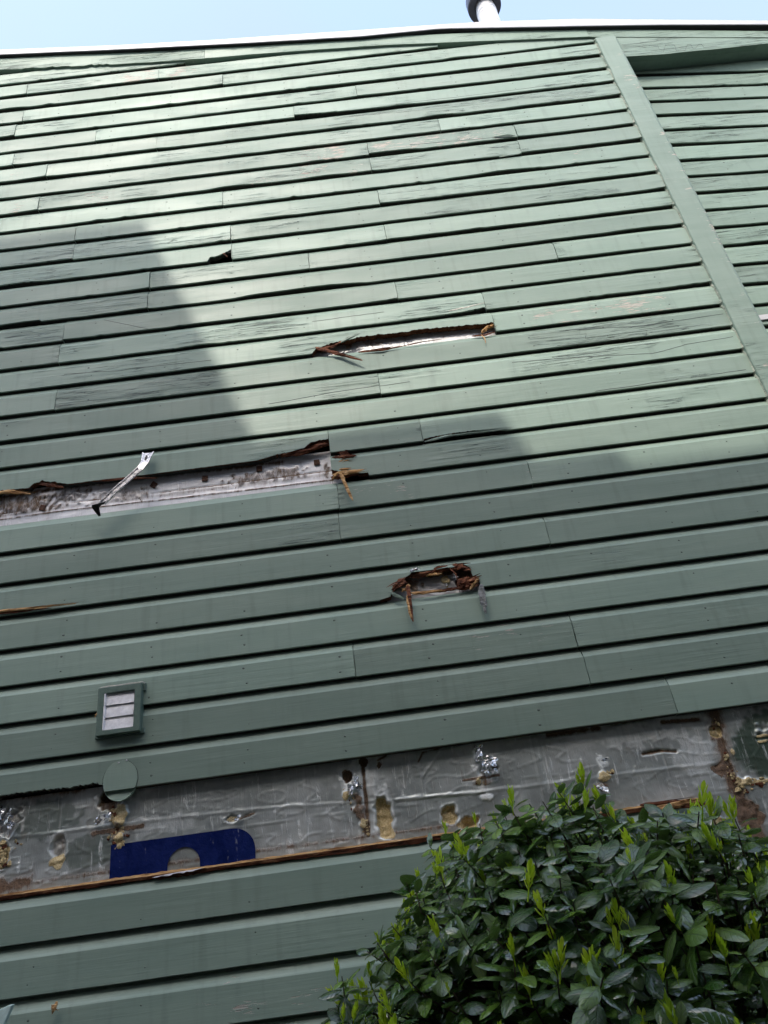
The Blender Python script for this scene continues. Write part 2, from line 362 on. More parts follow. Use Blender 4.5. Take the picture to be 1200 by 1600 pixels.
boards = []
nail_v, nail_f = [], []
def board(k, x0, x1, yfun=None, zfun=None, mat=PAINT, base_w=.1, amp=.0015, top=None, first_tear=True):
    z = rowz(k)
    tears = [t for t in TEARS.get(k, []) if t[0][-1] > x0+.005 and t[0][0] < x1-.005] if first_tear else []
    cr = [c for c in CRACKS.get(k, []) if c[0][0] < x1 and c[0][-1] > x0] if first_tear else []
    wz = zones(WEATHER, k) if first_tear else []; pz = zones(PEEL, k) if first_tear else []
    nx = max(2, int((x1-x0)/(.06 if base_w < .2 else .03))); xs = set(np.linspace(x0, x1, nx+1).tolist())
    for t in tears:
        a, b = max(x0, t[0][0]), min(x1, t[0][-1])
        xs |= set(np.linspace(a, b, max(3, int((b-a)/.007))).tolist())
    for c in cr: xs |= set(v for v in c[0] if x0 < v < x1)
    xs = sorted(xs); xs = [v for i, v in enumerate(xs) if i == 0 or v-xs[i-1] > .002 or i == len(xs)-1]
    sd = random.random()*50; cup = random.uniform(0, .0018); wr = random.uniform(.6, 1.3)*base_w
    jr = [random.uniform(-.0012, .0012) for _ in range(NP)]; jl = [random.uniform(-.0012, .0012) for _ in range(NP)]
    dz = random.uniform(-1, 1)*(.0012+amp*.5); le = random.uniform(0, .007)*(base_w*4 if base_w < .25 else 1)*random.choice((0, 1, 1)); re = random.uniform(0, .007)*(base_w*4 if base_w < .25 else 1)*random.choice((0, 1, 1))
    V, F, MI, W, C, P = [], [], [], [], [], []
    for i, x in enumerate(xs):
        zb = 0.0; torn = False
        for t in tears:
            if t[0][0] <= x <= t[0][-1]:
                b = float(np.interp(x, t[0], t[1]))
                zb = max(zb, b + (abs(n1(x*70, sd))*.012+n1(x*190, sd)*.004)*min(1, b/.03)); torn = True
        if base_w > .2 and not torn:
            zb = max(0., (n1(x*2.3, sd+21)-.38)*.05)+max(0., (n1(x*17, sd+31)-.45)*.03)
        wv = wr + .5*base_w*(n1(x*1.2, sd)+.2)
        for a, b, q in wz:
            e = min(x-a, b-x)
            if e > -.08: wv = max(wv, q*min(1, max(0, (e+.08)/.16)))
        de = min(x-x0 if x0 > XL+.01 else 9, x1-x)
        wv = max(wv, (.25+base_w*1.3)*math.exp(-max(0, de)/.09))
        pv = 0.0
        for a, b, q in pz:
            e = min(x-a, b-x)
            if e > -.05: pv = max(pv, q*min(1, max(0, (e+.05)/.10)))
        oy = -(.5+.5*n1(x*.8, sd))*cup - le*math.exp(-(x-x0)/.1) - re*math.exp(-(x1-x)/.1)
        if k in PROUD and first_tear:
            a, b, q = PROUD[k]; xa = survey(a, 170)[0]; xb = survey(b, 170)[0]
            if xa-.05 < x and x0 > xa-.1 and q: oy -= q*max(0, 1-(x-xa)/(xb-xa))
        oz = dz + n1(x*1.1, sd+3)*amp + n1(x*5, sd+5)*amp*.35
        yb = yfun(x) if yfun else 0.0; zz = zfun(x, k) if zfun else 0.0
        jj = n1(x*9, sd+9)*amp*.5
        for j, (py, pz_) in enumerate(profile(zb)):
            xo = (jl[j] if i == 0 else jr[j] if i == len(xs)-1 else 0)
            lo = 1-pz_/.17
            V.append((x+xo, yb+py+oy*(.3+.9*lo)+(n1(x*40, j+sd)*.004*(1 if j in (0,1,2) else 0) if torn and zb > .01 else 0), z+pz_+oz*(1 if j < 10 else .6)+zz+(jj if j <= 3 else 0)))
            W.append(wv); P.append(pv)
            cd = 1.0
            for c in cr:
                if c[0][0]-.001 <= x <= c[0][-1]+.001:
                    d = pz_-float(np.interp(x, c[0], c[1]))-n1(x*25, sd)*.003
                    if abs(d) < abs(cd): cd = d
            C.append(cd if 3 <= j <= 9 else 1.0)
        if i:
            a = (i-1)*NP; b = i*NP
            for j in range(NP-1):
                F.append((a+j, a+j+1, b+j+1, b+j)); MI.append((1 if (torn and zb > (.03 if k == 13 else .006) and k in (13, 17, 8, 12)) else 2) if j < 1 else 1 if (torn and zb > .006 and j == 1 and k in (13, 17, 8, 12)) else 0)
            F.append((a+NP-1, a, b, b+NP-1)); MI.append(1)
    F.append(tuple(range(NP-1, -1, -1))); MI.append(0); e = (len(xs)-1)*NP
    F.append(tuple(range(e, e+NP))); MI.append(0)
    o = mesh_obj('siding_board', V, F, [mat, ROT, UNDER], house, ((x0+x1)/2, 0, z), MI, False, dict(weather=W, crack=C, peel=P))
    boards.append((k, x0, x1, o))
    # nail heads in pairs over the studs
    sx = -5.1
    while sx < x1:
        if sx > x0+.03:
            for hz in (.035, .098):
                if tears and any(t[0][0]-.03 < sx < t[0][-1]+.03 for t in tears): continue
                if random.random() < .72:
                    cx, cz = sx+random.uniform(-.015, .015), z+hz+random.uniform(-.008, .008)+(zfun(sx, k) if zfun else 0); r = random.uniform(.0034, .0056); b = len(nail_v)
                    yb = (yfun(cx) if yfun else 0)-.0004
                    for q in range(6): nail_v.append((cx+r*1.3*math.cos(q*1.047), yb+random.uniform(0, .0006), cz+r*math.sin(q*1.047)))
                    nail_v.append((cx, yb-.0016, cz))
                    for q in range(6): nail_f.append((b+q, b+(q+1) % 6, b+6))
        sx += .408
    return o

for k in range(-9, 39):
    js = sorted(j for j in joints[k] if XL+.2 < j < XT-.05)
    ends = [XL]+js+[XT]
    for a, b in zip(ends[:-1], ends[1:]):
        z = rowz(k)
        if k in (2, 3): continue                                     # torn off along the whole wall
        if k == 12 and b <= jx12+.01: continue                       # torn off left of the joint
        if k == 1 and a >= jx1-.01: continue
        # cut where the falling frieze crosses the row
        x1 = b
        while x1 > a and z > fri_b(x1)-.012: x1 -= .05
        if x1 <= a+.06: continue
        up = max(0, min(1, (k-12)/12)) if k > 11 else 0
        board(k, a+.0016, x1-(.0016 if x1 == b else 0), base_w=.11+.21*up, amp=.0013+.0052*up)

# ---- recessed wall to the right of the corner board
yr = lambda x: .105+.0*(x-2.3)
zr = lambda x, k: .37*SP-.0008*(k-16)*1.0 + (-.022-.0045*max(0, k-20))*((x-2.36)/.45)
for k in range(-9, 32):
    rr = random.Random(k+77)
    sp = [2.27, 4.9]
    if rr.random() < .35: sp.insert(1, rr.uniform(2.7, 3.6))
    for a, b in zip(sp[:-1], sp[1:]):
        board(k, a+.001, b-.001, yr, zr, PAINT_R, base_w=.55, amp=.0055, first_tear=False)
nh = mesh_obj('nail_heads', nail_v, nail_f, NAIL, house); nh['kind'] = 'stuff'

# ---- backing
mesh_obj('dark_backing', *box_geo(XL, 2.24, .085, .10, .05, 7.2), DARK, house, (0, .04, 0))
v = []; f = []
xs = np.linspace(XL, 2.24, 12)
for x in xs: v += [(x, .085, 7.2), (x, .085, fri_t(x)-.01), (x, .10, fri_t(x)-.01), (x, .10, 7.2)]
for i in range(11):
    a, b = i*4, i*4+4; f += [(a, b, b+1, a+1), (a+1, b+1, b+2, a+2), (a+2, b+2, b+3, a+3)]
mesh_obj('dark_backing', v, f, DARK, house, (0, .04, 7.2))
mesh_obj('dark_backing', *box_geo(2.24, 4.95, .155, .17, .05, 7.3), DARK, house, (3.5, .14, 0))
mesh_obj('foundation', *box_geo(XL, 4.95, .02, .3, 0, .16), CONC, house, (0, .02, 0))

# ---- trim: generic long board with weather attribute
def trim_strip(name, pts_fn, x0, x1, y0, y1, mat, n=60, wt=.4, pl=0.0, wob=.002, tears=None, cracks=None):
    V, F, W, P, C = [], [], [], [], []
    xs = np.linspace(x0, x1, n)
    for i, x in enumerate(xs):
        zb, zt = pts_fn(x)
        zb += n1(x*3, 1.7)*wob+n1(x*14, 2.7)*wob*.5; yo = n1(x*1.3, 5.1)*wob*.8
        if tears:
            for ta, tb, h in tears:
                if ta < x < tb: zb += abs(n1(x*22, 4.4))*h+h*.15
        ring = [(y1, zb), (y0+yo+.001, zb), (y0+yo, zb+.003), (y0+yo, zb+(zt-zb)*.33), (y0+yo, zb+(zt-zb)*.66), (y0+yo, zt-.003), (y0+yo+.001, zt), (y1, zt)]
        for yy, zz in ring:
            V.append((x, yy, zz)); W.append(wt if 2 <= len(W) % 8 <= 5 else 0.0); P.append(pl)
            cd = 1.0
            for c in cracks or []:
                if c[0][0] <= x <= c[0][-1]:
                    d = zz-float(np.interp(x, c[0], c[1]))-n1(x*20, 8)*.004
                    if abs(d) < abs(cd): cd = d
            C.append(cd if 2 <= len(C) % 8 <= 5 else 1.0)
        if i:
            a, b = (i-1)*8, i*8
            for j in range(8): F.append((a+j, a+(j+1) % 8, b+(j+1) % 8, b+j))
    F.append(tuple(range(7, -1, -1))); e = (n-1)*8; F.append(tuple(range(e, e+8)))
    return mesh_obj(name, V, F, mat, house, ((x0+x1)/2, y0, pts_fn((x0+x1)/2)[0]), None, False, dict(weather=W, peel=P, crack=C))
fj = [XL, survey(320, 82, YF)[0], survey(918, 51, YF)[0], 5.0]
cw = lambda pts: [(lambda q: ([p[0] for p in q], [p[1] for p in q]))([survey(a, b, YF) for a, b in pts])]
trim_strip('frieze_board', lambda x: (fri_b(x), fri_t(x)), fj[0], fj[1]-.002, YF, .06, PAINT_R, 150, .95, .25, .008,
           [(survey(40,100)[0], survey(170,95)[0], .03)], cw([(150,95),(200,88),(255,85),(262,80),(318,74)])+cw([(180,90),(230,86)]))
trim_strip('frieze_board', lambda x: (fri_b(x), fri_t(x)), fj[1], fj[2]-.002, YF-.002, .06, PAINT_R, 60, .45, 0, .003)
trim_strip('frieze_board', lambda x: (fri_b(x), fri_t(x)), fj[2], fj[3], YF, .06, PAINT_R, 60, .5, 0, .004)
# soffit strip and white metal edge
V, F = [], []
xs = np.linspace(XL, 5.0, 90)
for x in xs:
    zb, zt = drip_b(x)+n1(x*4, 3)*.003, drip_t(x)+n1(x*2, 4)*.002
    V += [(x, YD+.004, zb), (x, YD, zb+.004), (x, YD, zt-.008), (x, YD+.01, zt), (x, .4, zt+.004), (x, .4, zb+.03), (x, YD+.006, zb+.012)]
for i in range(89):
    a, b = i*7, i*7+7
    for j in range(7): F.append((a+j, a+(j+1) % 7, b+(j+1) % 7, b+j))
mesh_obj('drip_edge', V, F, WHITEM, house, (0, YD, drip_b(0)))
V, F = [], []
for x in xs:
    V += [(x, YD+.007, drip_b(x)+.002+n1(x*4, 3)*.003), (x, .084, fri_t(x)-.004), (x, .084, fri_t(x)+.06), (x, YD+.007, drip_b(x)+.02)]
for i in range(89):
    a, b = i*4, i*4+4
    for j in range(4): F.append((a+j, a+(j+1) % 4, b+(j+1) % 4, b+j))
mesh_obj('soffit', V, F, DARKM, house, (0, 0, drip_b(0)))
V, F = [], []
for x in xs: V += [(x, .39, drip_t(x)+.003), (x, 7, drip_t(x)+.25), (x, 7, drip_t(x)+.05), (x, .39, drip_t(x)-.06)]
for i in range(89):
    a, b = i*4, i*4+4
    for j in range(4): F.append((a+j, a+(j+1) % 4, b+(j+1) % 4, b+j))
mesh_obj('roof', V, F, ROOFM, house, (0, 3, drip_t(0)))

# corner board with a caulked left edge
cx0, cx1 = 2.131, 2.288
V, F, W, P, C = [], [], [], [], []
zs = np.linspace(.1, 1, 2).tolist(); zs = np.concatenate([np.linspace(.1, 3.4, 14), np.linspace(3.45, 7.36, 140)])
for i, z in enumerate(zs):
    a = cx0+n1(z*7, 2.2)*.0035+n1(z*23, 1.2)*.0018; b = cx1+n1(z*3, 6.2)*.003; yo = -.020+n1(z*2, 7.7)*.0015
    if z > fri_b(2.2)-.01: z = fri_b(2.2)-.01+(z-7.36)*.0
    for x, y in ((a, .09), (a, yo+.004), (a+.004, yo), (a+(b-a)*.5, yo), (b-.016, yo), (b, yo+.009), (b, .14)):
        V.append((x, y, z)); W.append(.40+.5*n1(z*2, 1.1)); P.append(max(0, .5+.5*n1(z*1.7, 3.3)) if x > b-.05 else max(0, .1+.5*n1(z*2.3, 6.1))); C.append(1.0)
    if i:
        p, q = (i-1)*7, i*7
        for j in range(6): F.append((p+j, q+j, q+j+1, p+j+1))
e = (len(zs)-1)*7; F.append(tuple(range(e, e+7)))
mesh_obj('corner_board', V, F, PAINT, house, (2.2, 0, 3), None, False, dict(weather=W, peel=P, crack=C))
# old caulk squeezed along the board ends
V, F = [], []
for i, z in enumerate(np.linspace(3.3, 7.3, 330)):
    ph = ((z-Z0)/SP) % 1; wv = .004+.006*abs(n1(z*31, 4.1))+(.006 if ph < .12 else 0); yy = (.002 if ph < .75 else .002+.011*min(1, (ph-.75)/.2))
    V += [(cx0+.003, yy-.012-.004*n1(z*17, 2), z), (cx0-wv*.45, yy-.006-.003*abs(n1(z*40, 9)), z), (cx0-wv-.002, yy+.002, z), (cx0+.002, yy+.01, z)]
    if i:
        a, b = (i-1)*4, i*4
        for j in range(4): F.append((a+j, b+j, b+(j+1) % 4, a+(j+1) % 4))
cm = paint_material('painted_caulk', (.20, .25, .20), (.30, .33, .27))
mesh_obj('caulk_bead', V, F, cm, house, (cx0, 0, 5), None, False, dict(weather=[.8]*len(V), peel=[.6]*len(V), crack=[1.0]*len(V)))

# header over the recess
hz = poly([(978,87.5),(1040,84),(1100,77.5),(1200,67.5)], -.012)
hcr = [(lambda q: ([p[0] for p in q], [p[1] for p in q]))([survey(a, b, -.012) for a, b in pts]) for pts in ([(1010,71),(1120,68)], [(1060,78),(1128,71)], [(1030,81),(1075,79)])]
trim_strip('header_board', lambda x: (hz(x), fri_b(x)-.003), 2.289, 5.0, -.012, .033, PAINT_R, 70, .95, .15, .006, None, hcr)
V, F = [], []
for x in np.linspace(2.289, 5.0, 30): V += [(x, -.006, hz(x)+.003), (x, .15, hz(x)+.0), (x, .15, hz(x)+.03), (x, -.006, hz(x)+.03)]
for i in range(29):
    a, b = i*4, i*4+4
    for j in range(4): F.append((a+j, a+(j+1) % 4, b+(j+1) % 4, b+j))
mesh_obj('recess_soffit', V, F, PAINT_R, house, (3, .05, 7), None, False, dict(weather=[0.]*len(V), peel=[0]*len(V), crack=[1.0]*len(V)))
# scrap of bare metal on the recessed wall
p = survey(1192, 495, .09)
mesh_obj('flashing', *box_geo(p[0]-.03, p[0]+.12, .094, .098, p[1]-.016, p[1]+.02), WHITEM, house, (p[0], .095, p[1]))

# ---- foil-faced insulation showing where boards are gone
def foil_panel(x0, x1, z0, z1, res, feats, mat, y=.024, base_rot=None, wrinkle=.0018):
    nx, nz = int((x1-x0)/res)+1, int((z1-z0)/res)+1
    X, Z = np.meshgrid(np.linspace(x0, x1, nx), np.linspace(z0, z1, nz))
    def fld(sx, sz, seed):
        out = np.empty_like(X)
        for i in range(nz):
            for j in range(nx): out[i, j] = noise.noise(Vector((X[i, j]*sx+seed*9.1, seed*3.3, Z[i, j]*sz)))
        return out
    A, B = fld(11, 14, 1), fld(45, 45, 2)
    Cc = fld(6, 26, 3)
    D = A*wrinkle+B*wrinkle*.35+np.maximum(0, .06-np.abs(Cc))*wrinkle*-22
    at = dict(rot=np.zeros_like(X), foam=np.zeros_like(X), pale=np.zeros_like(X), green=np.zeros_like(X))
    if base_rot is not None: at['rot'] += base_rot(X, Z, A, B)
    mmx = np.zeros_like(X)
    for ft in feats:
        kind = ft[0]
        if kind == 'blob':
            _, px, py, rx, rz, dep, vals, jag = ft
            cx, cz = survey(px, py, y)
            r = np.sqrt(((X-cx)/rx)**2+((Z-cz)/rz)**2)+B*jag+A*jag*.6
            m = np.clip((1.0-r)/.22, 0, 1); m = m*m*(3-2*m)
            D += m*dep+ (m*B*.006 if vals.get('foam') or vals.get('rot') else 0)
            lip = np.exp(-((r-1.06)/.10)**2); D -= lip*.0025*(1 if dep > .004 else 0)
            at['pale'] = np.maximum(at['pale'], lip*(.8 if dep > .004 else 0))
            for k2, v2 in vals.items(): at[k2] = np.where(m > .02, at[k2]*(1-m)+v2*m, at[k2])
        elif kind == 'stroke':
            _, pts, wd, dep, vals = ft
            q = [survey(a, b, y) for a, b in pts]
            dmin = np.full_like(X, 9.0)
            for (ax, az), (bx, bz) in zip(q[:-1], q[1:]):
                dx, dz = bx-ax, bz-az; L2 = dx*dx+dz*dz+1e-9
                t = np.clip(((X-ax)*dx+(Z-az)*dz)/L2, 0, 1)
                dmin = np.minimum(dmin, np.hypot(X-ax-t*dx, Z-az-t*dz))
            m = np.clip(1-dmin/wd+B*.25, 0, 1); D += m*dep
            for k2, v2 in vals.items(): at[k2] = np.maximum(at[k2], m*v2)
    V = np.stack([X, y+D, Z], -1).reshape(-1, 3)
    idx = np.arange(nx*nz).reshape(nz, nx)
    F = np.stack([idx[:-1, :-1], idx[:-1, 1:], idx[1:, 1:], idx[1:, :-1]], -1).reshape(-1, 4)
    me = bpy.data.meshes.new('foil_panel'); me.from_pydata(V.tolist(), [], F.tolist()); me.materials.append(mat)
    me.polygons.foreach_set('use_smooth', [True]*len(me.polygons))
    for k2, a in at.items():
        q = me.attributes.new(k2, 'FLOAT', 'POINT'); q.data.foreach_set('value', a.reshape(-1).astype(np.float32))
    o = bpy.data.objects.new('foil_panel', me); COL.objects.link(o); o.parent = house; WORLD[o.name] = Vector()
    return o
fo, ro, pa = (lambda v=1.: dict(foam=v)), (lambda v=1.: dict(rot=v)), (lambda v=1.: dict(pale=v))
BAND = [
 ('stroke', [(-60,1318),(0,1310),(100,1300),(180,1288),(400,1264),(640,1247),(800,1232),(950,1212),(1120,1192)], .008, -.0025, pa(.22)),
 ('stroke', [(97,1240),(93,1300)], .004, .003, pa(.4)), ('stroke', [(287,1225),(283,1330)], .004, .003, {}), ('stroke', [(272,1228),(270,1330)], .003, .002, pa(.3)),
 ('stroke', [(378,1210),(384,1300)], .003, .0025, {}), ('stroke', [(475,1200),(478,1320)], .003, .003, pa(.5)), ('stroke', [(654,1180),(668,1300)], .004, .0035, pa(.4)),
 ('stroke', [(828,1150),(850,1250)], .003, .003, pa(.3)), ('stroke', [(838,1150),(860,1250)], .003, .002, {}), ('stroke', [(1022,1125),(1052,1240)], .003, .003, pa(.4)),
 ('stroke', [(660,1215),(690,1168)], .005, -.004, pa(.3)), ('stroke', [(620,1250),(690,1243),(760,1238)], .006, -.004, pa(.5)),
 # brown tint just below the remaining boards and over the torn tongue
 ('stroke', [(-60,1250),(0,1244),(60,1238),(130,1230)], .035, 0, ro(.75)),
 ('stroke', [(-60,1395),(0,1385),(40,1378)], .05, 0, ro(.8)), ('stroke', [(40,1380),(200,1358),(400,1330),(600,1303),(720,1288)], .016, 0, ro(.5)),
 ('blob', 8,1284,.062,.055,.012, dict(rot=.35, pale=.9), .5), ('blob', 4,1338,.026,.050,.006, fo(1), .4),
 ('blob', 91,1324,.036,.048,.012, dict(rot=.30, pale=.6), .30), ('blob', 90,1345,.034,.032,.002, fo(1), .35),
 ('blob', 172,1252,.052,.045,.012, dict(rot=.55), .5), ('blob', 168,1245,.040,.026,.03, ro(1), .4),
 ('blob', 186,1274,.030,.050,-.008, dict(foam=.75), .6), ('blob', 183,1302,.026,.034,-.006, dict(rot=.5, foam=.45), .7), ('stroke', [(146,1302),(180,1297),(222,1290)], .016, 0, ro(1)),
 ('blob', 186,1312,.018,.03,-.004, fo(.9), .6), ('blob', 165,1280,.04,.03,0, pa(.8), .6),
 ('blob', 364,1279,.030,.016,.008, dict(foam=.55, rot=.2), .4), ('stroke', [(375,1279),(398,1270)], .008, .004, ro(.8)),
 ('blob', 543,1213,.022,.028,.02, dict(rot=.9), .5), ('blob', 546,1237,.028,.034,-.004, pa(1), .6), ('blob', 541,1244,.018,.02,-.003, fo(.8), .6),
 ('stroke', [(566,1180),(570,1230),(576,1305)], .012, .010, ro(1)), ('stroke', [(558,1245),(568,1275),(572,1300)], .024, -.003, dict(rot=.7)),
 ('blob', 567,1190,.02,.02,.02, ro(1), .5), ('blob', 562,1265,.022,.05,-.004, dict(rot=.55, foam=.4), .7), ('blob', 569,1287,.018,.02,-.006, fo(.7), .7),
 ('blob', 600,1278,.040,.080,.024, fo(.9), .28), ('blob', 606,1300,.034,.030,.002, fo(1), .5),
 ('blob', 592,1196,.010,.016,.006, ro(1), .5), ('stroke', [(590,1188),(604,1180)], .006, .004, ro(.8)),
 ('stroke', [(654,1190),(660,1176),(690,1168)], .007, .004, ro(.8)),
 ('blob', 703,1274,.036,.038,.018, fo(.9), .45), ('blob', 735,1284,.040,.030,.018, fo(.9), .5), ('blob', 728,1288,.040,.014,.006, fo(1), .4),
 ('blob', 746,1178,.022,.04,-.006, pa(1), .5), ('blob', 762,1200,.042,.045,.010, dict(pale=.8, rot=.35), .7), ('blob', 774,1200,.016,.022,.02, ro(.6), .4), ('stroke', [(724,1219),(780,1211)], .008, .003, ro(1)), ('blob', 752,1222,.05,.018,0, ro(.45), .4),
 ('blob', 748,1222,.010,.014,-.006, fo(1), .6), ('blob', 762,1245,.026,.014,-.004, dict(pale=1), .6),
 ('stroke', [(855,1147),(890,1143),(935,1137)], .016, .010, ro(.95)), ('stroke', [(955,1132),(1005,1124)], .006, .005, ro(.8)), ('stroke', [(1035,1128),(1055,1126),(1092,1124)], .012, .012, ro(1)),
 ('stroke', [(1005,1178),(1030,1173),(1056,1174)], .010, .010, ro(1)),
 ('blob', 940,1190,.020,.03,0, pa(1), .6), ('blob', 945,1214,.032,.020,-.006, fo(.8), .6), ('blob', 940,1230,.03,.02,0, dict(rot=.5), .6),
 ('stroke', [(1116,1108),(1124,1150),(1138,1205),(1160,1255),(1185,1305),(1195,1340)], .050, .004, ro(.85)), ('blob', 1125,1200,.05,.03,.002, ro(1), .5), ('blob', 1172,1275,.055,.06,.004, ro(1), .35),
 ('blob', 1118,1144,.030,.032,.010, dict(foam=.75), .3), ('stroke', [(1122,1130),(1132,1165),(1142,1200),(1156,1228)], .006, .008, ro(1)), ('blob', 1135,1180,.010,.012,-.004, fo(1), .6),
 ('blob', 1145,1175,.008,.012,-.004, fo(1), .4), ('blob', 1160,1222,.040,.016,-.008, fo(.85), .7), ('stroke', [(1160,1226),(1180,1222),(1230,1216)], .012, -.006, fo(1)),
 ('blob', 1192,1142,.03,.008,-.004, fo(1), .3), ('blob', 1192,1150,.032,.008,-.004, fo(1), .3), ('blob', 1192,1158,.028,.007,-.004, fo(1), .3),
 ('blob', 1120,1285,.022,.02,-.006, fo(.8), .7), ('blob', 1210,1165,.19,.16,0, dict(green=1.), .15), ('blob', 1195,1140,.05,.03,-.002, dict(green=.4, foam=.35), .8),
 ('blob', 560,1222,.10,.09,0, dict(pale=.45), .5), ('blob', 1085,1180,.09,.10,0, dict(pale=.45), .5), ('blob', 985,1150,.16,.05,0, dict(pale=.35), .5), ('blob', 250,1290,.20,.04,0, dict(pale=.45), .5),
 ('blob', 60,1280,.2,.08,0, dict(green=.55), .3), ('blob', 140,1330,.16,.06,0, dict(green=.55), .3),
]
# reorder so that broad tints come first
BAND.sort(key=lambda f: 0 if (f[0] == 'blob' and f[5] == 0) else 1)
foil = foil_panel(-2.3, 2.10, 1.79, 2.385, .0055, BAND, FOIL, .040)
STRIP = [
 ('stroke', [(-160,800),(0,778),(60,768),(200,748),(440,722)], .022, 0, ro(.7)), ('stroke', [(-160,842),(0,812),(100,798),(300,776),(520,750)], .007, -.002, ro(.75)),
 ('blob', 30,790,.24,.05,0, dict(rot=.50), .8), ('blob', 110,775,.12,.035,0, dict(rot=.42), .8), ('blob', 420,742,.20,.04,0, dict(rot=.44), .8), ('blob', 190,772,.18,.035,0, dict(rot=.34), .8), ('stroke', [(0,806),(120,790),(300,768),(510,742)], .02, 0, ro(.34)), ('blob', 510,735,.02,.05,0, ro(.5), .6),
 ('stroke', [(-100,812),(0,803),(70,793),(130,783),(260,768),(520,735)], .003, .003, ro(.7)), ('stroke', [(282,750),(280,775)], .002, .002, ro(.4)),
 ('stroke', [(62,776),(67,782)], .003, .004, ro(1)), ('stroke', [(219,760),(224,766)], .003, .004, ro(1)), ('stroke', [(217,778),(222,783)], .003, .004, ro(1)), ('stroke', [(362,757),(368,762)], .003, .004, ro(1)), ('stroke', [(362,742),(366,748)], .003, .004, ro(1)),
]
foil_panel(-3.2, -.10, 3.69, 3.92, .006, STRIP, FOIL_W, .040, wrinkle=.0008)
foil_panel(survey(480,540)[0], survey(785,520)[0], 4.50, 4.72, .005, [('stroke', [(632,520),(634,545)], .003, .003, ro(.5)), ('blob', 585,537,.07,.02,0, ro(.42), .8), ('stroke', [(692,512),(693,530)], .002, .002, ro(.4)), ('blob', 545,540,.02,.03,0, ro(.6), .6), ('blob', 700,515,.12,.02,0, ro(.34), .8), ('stroke', [(540,528),(640,518),(770,505)], .03, 0, ro(.5))], FOIL_S, .040, wrinkle=.0008)
foil_panel(survey(600,900)[0], survey(760,900)[0], 3.0, 3.20, .004, [('blob', 640,915,.05,.03,-.003, dict(rot=.55, pale=.8), .8), ('blob', 696,906,.026,.02,-.006, fo(1), .5), ('blob', 725,905,.05,.06,.006, ro(.9), .4), ('blob', 700,890,.16,.028,.004, ro(.9), .4)], FOIL_S, .040)

# blue print on the foil: a bar with one rounded end and a round cut-out
y = .0355
def sv(a, b): return survey(a, b, y)
bl, br, bt = sv(173,1330)[0], sv(399,1330)[0], sv(280,1306)[1]
bb = bt-.115
R_ = .085
outl = [(bl, bb), (br, bb)]
for i in range(15):
    a = math.radians(90*i/14); outl.append((br-R_*1.05+R_*1.05*math.cos(a), bt-R_+R_*math.sin(a)))
outl.append((bl, bt))
ccx, ccz = sv(287,1352); cr_ = .064
V, F = [], []
bb -= .02; ar = R_*1.05; xs = sorted(set(np.linspace(bl, br-ar, 40).tolist()+[ccx+cr_*math.cos(t) for t in np.linspace(0, math.pi, 25)]+[br-ar+ar*math.sin(t) for t in np.linspace(0, 1.5707, 14)]))
for i, x in enumerate(xs):
    zh_ = bt if x < br-ar else bt-R_+R_*math.sqrt(max(0, 1-((x-br+ar)/ar)**2))
    zl_ = max(bb, ccz+.002+math.sqrt(max(0, cr_**2-(x-ccx)**2))) if abs(x-ccx) < cr_ else bb
    for j in range(7): V.append((x, y+n1(x*14, j*.4)*.0007, zl_+(zh_-zl_)*j/6))
    if i:
        for j in range(6): F.append(((i-1)*7+j, i*7+j, i*7+j+1, (i-1)*7+j+1))
me = bpy.data.meshes.new('printed_mark'); me.from_pydata(V, [], F); me.materials.append(BLUE)
pm = bpy.data.objects.new('printed_mark', me); COL.objects.link(pm); pm.parent = foil; pm['label'] = 'dark blue print with rounded end and round gap on the foil'
WORLD[pm.name] = Vector()

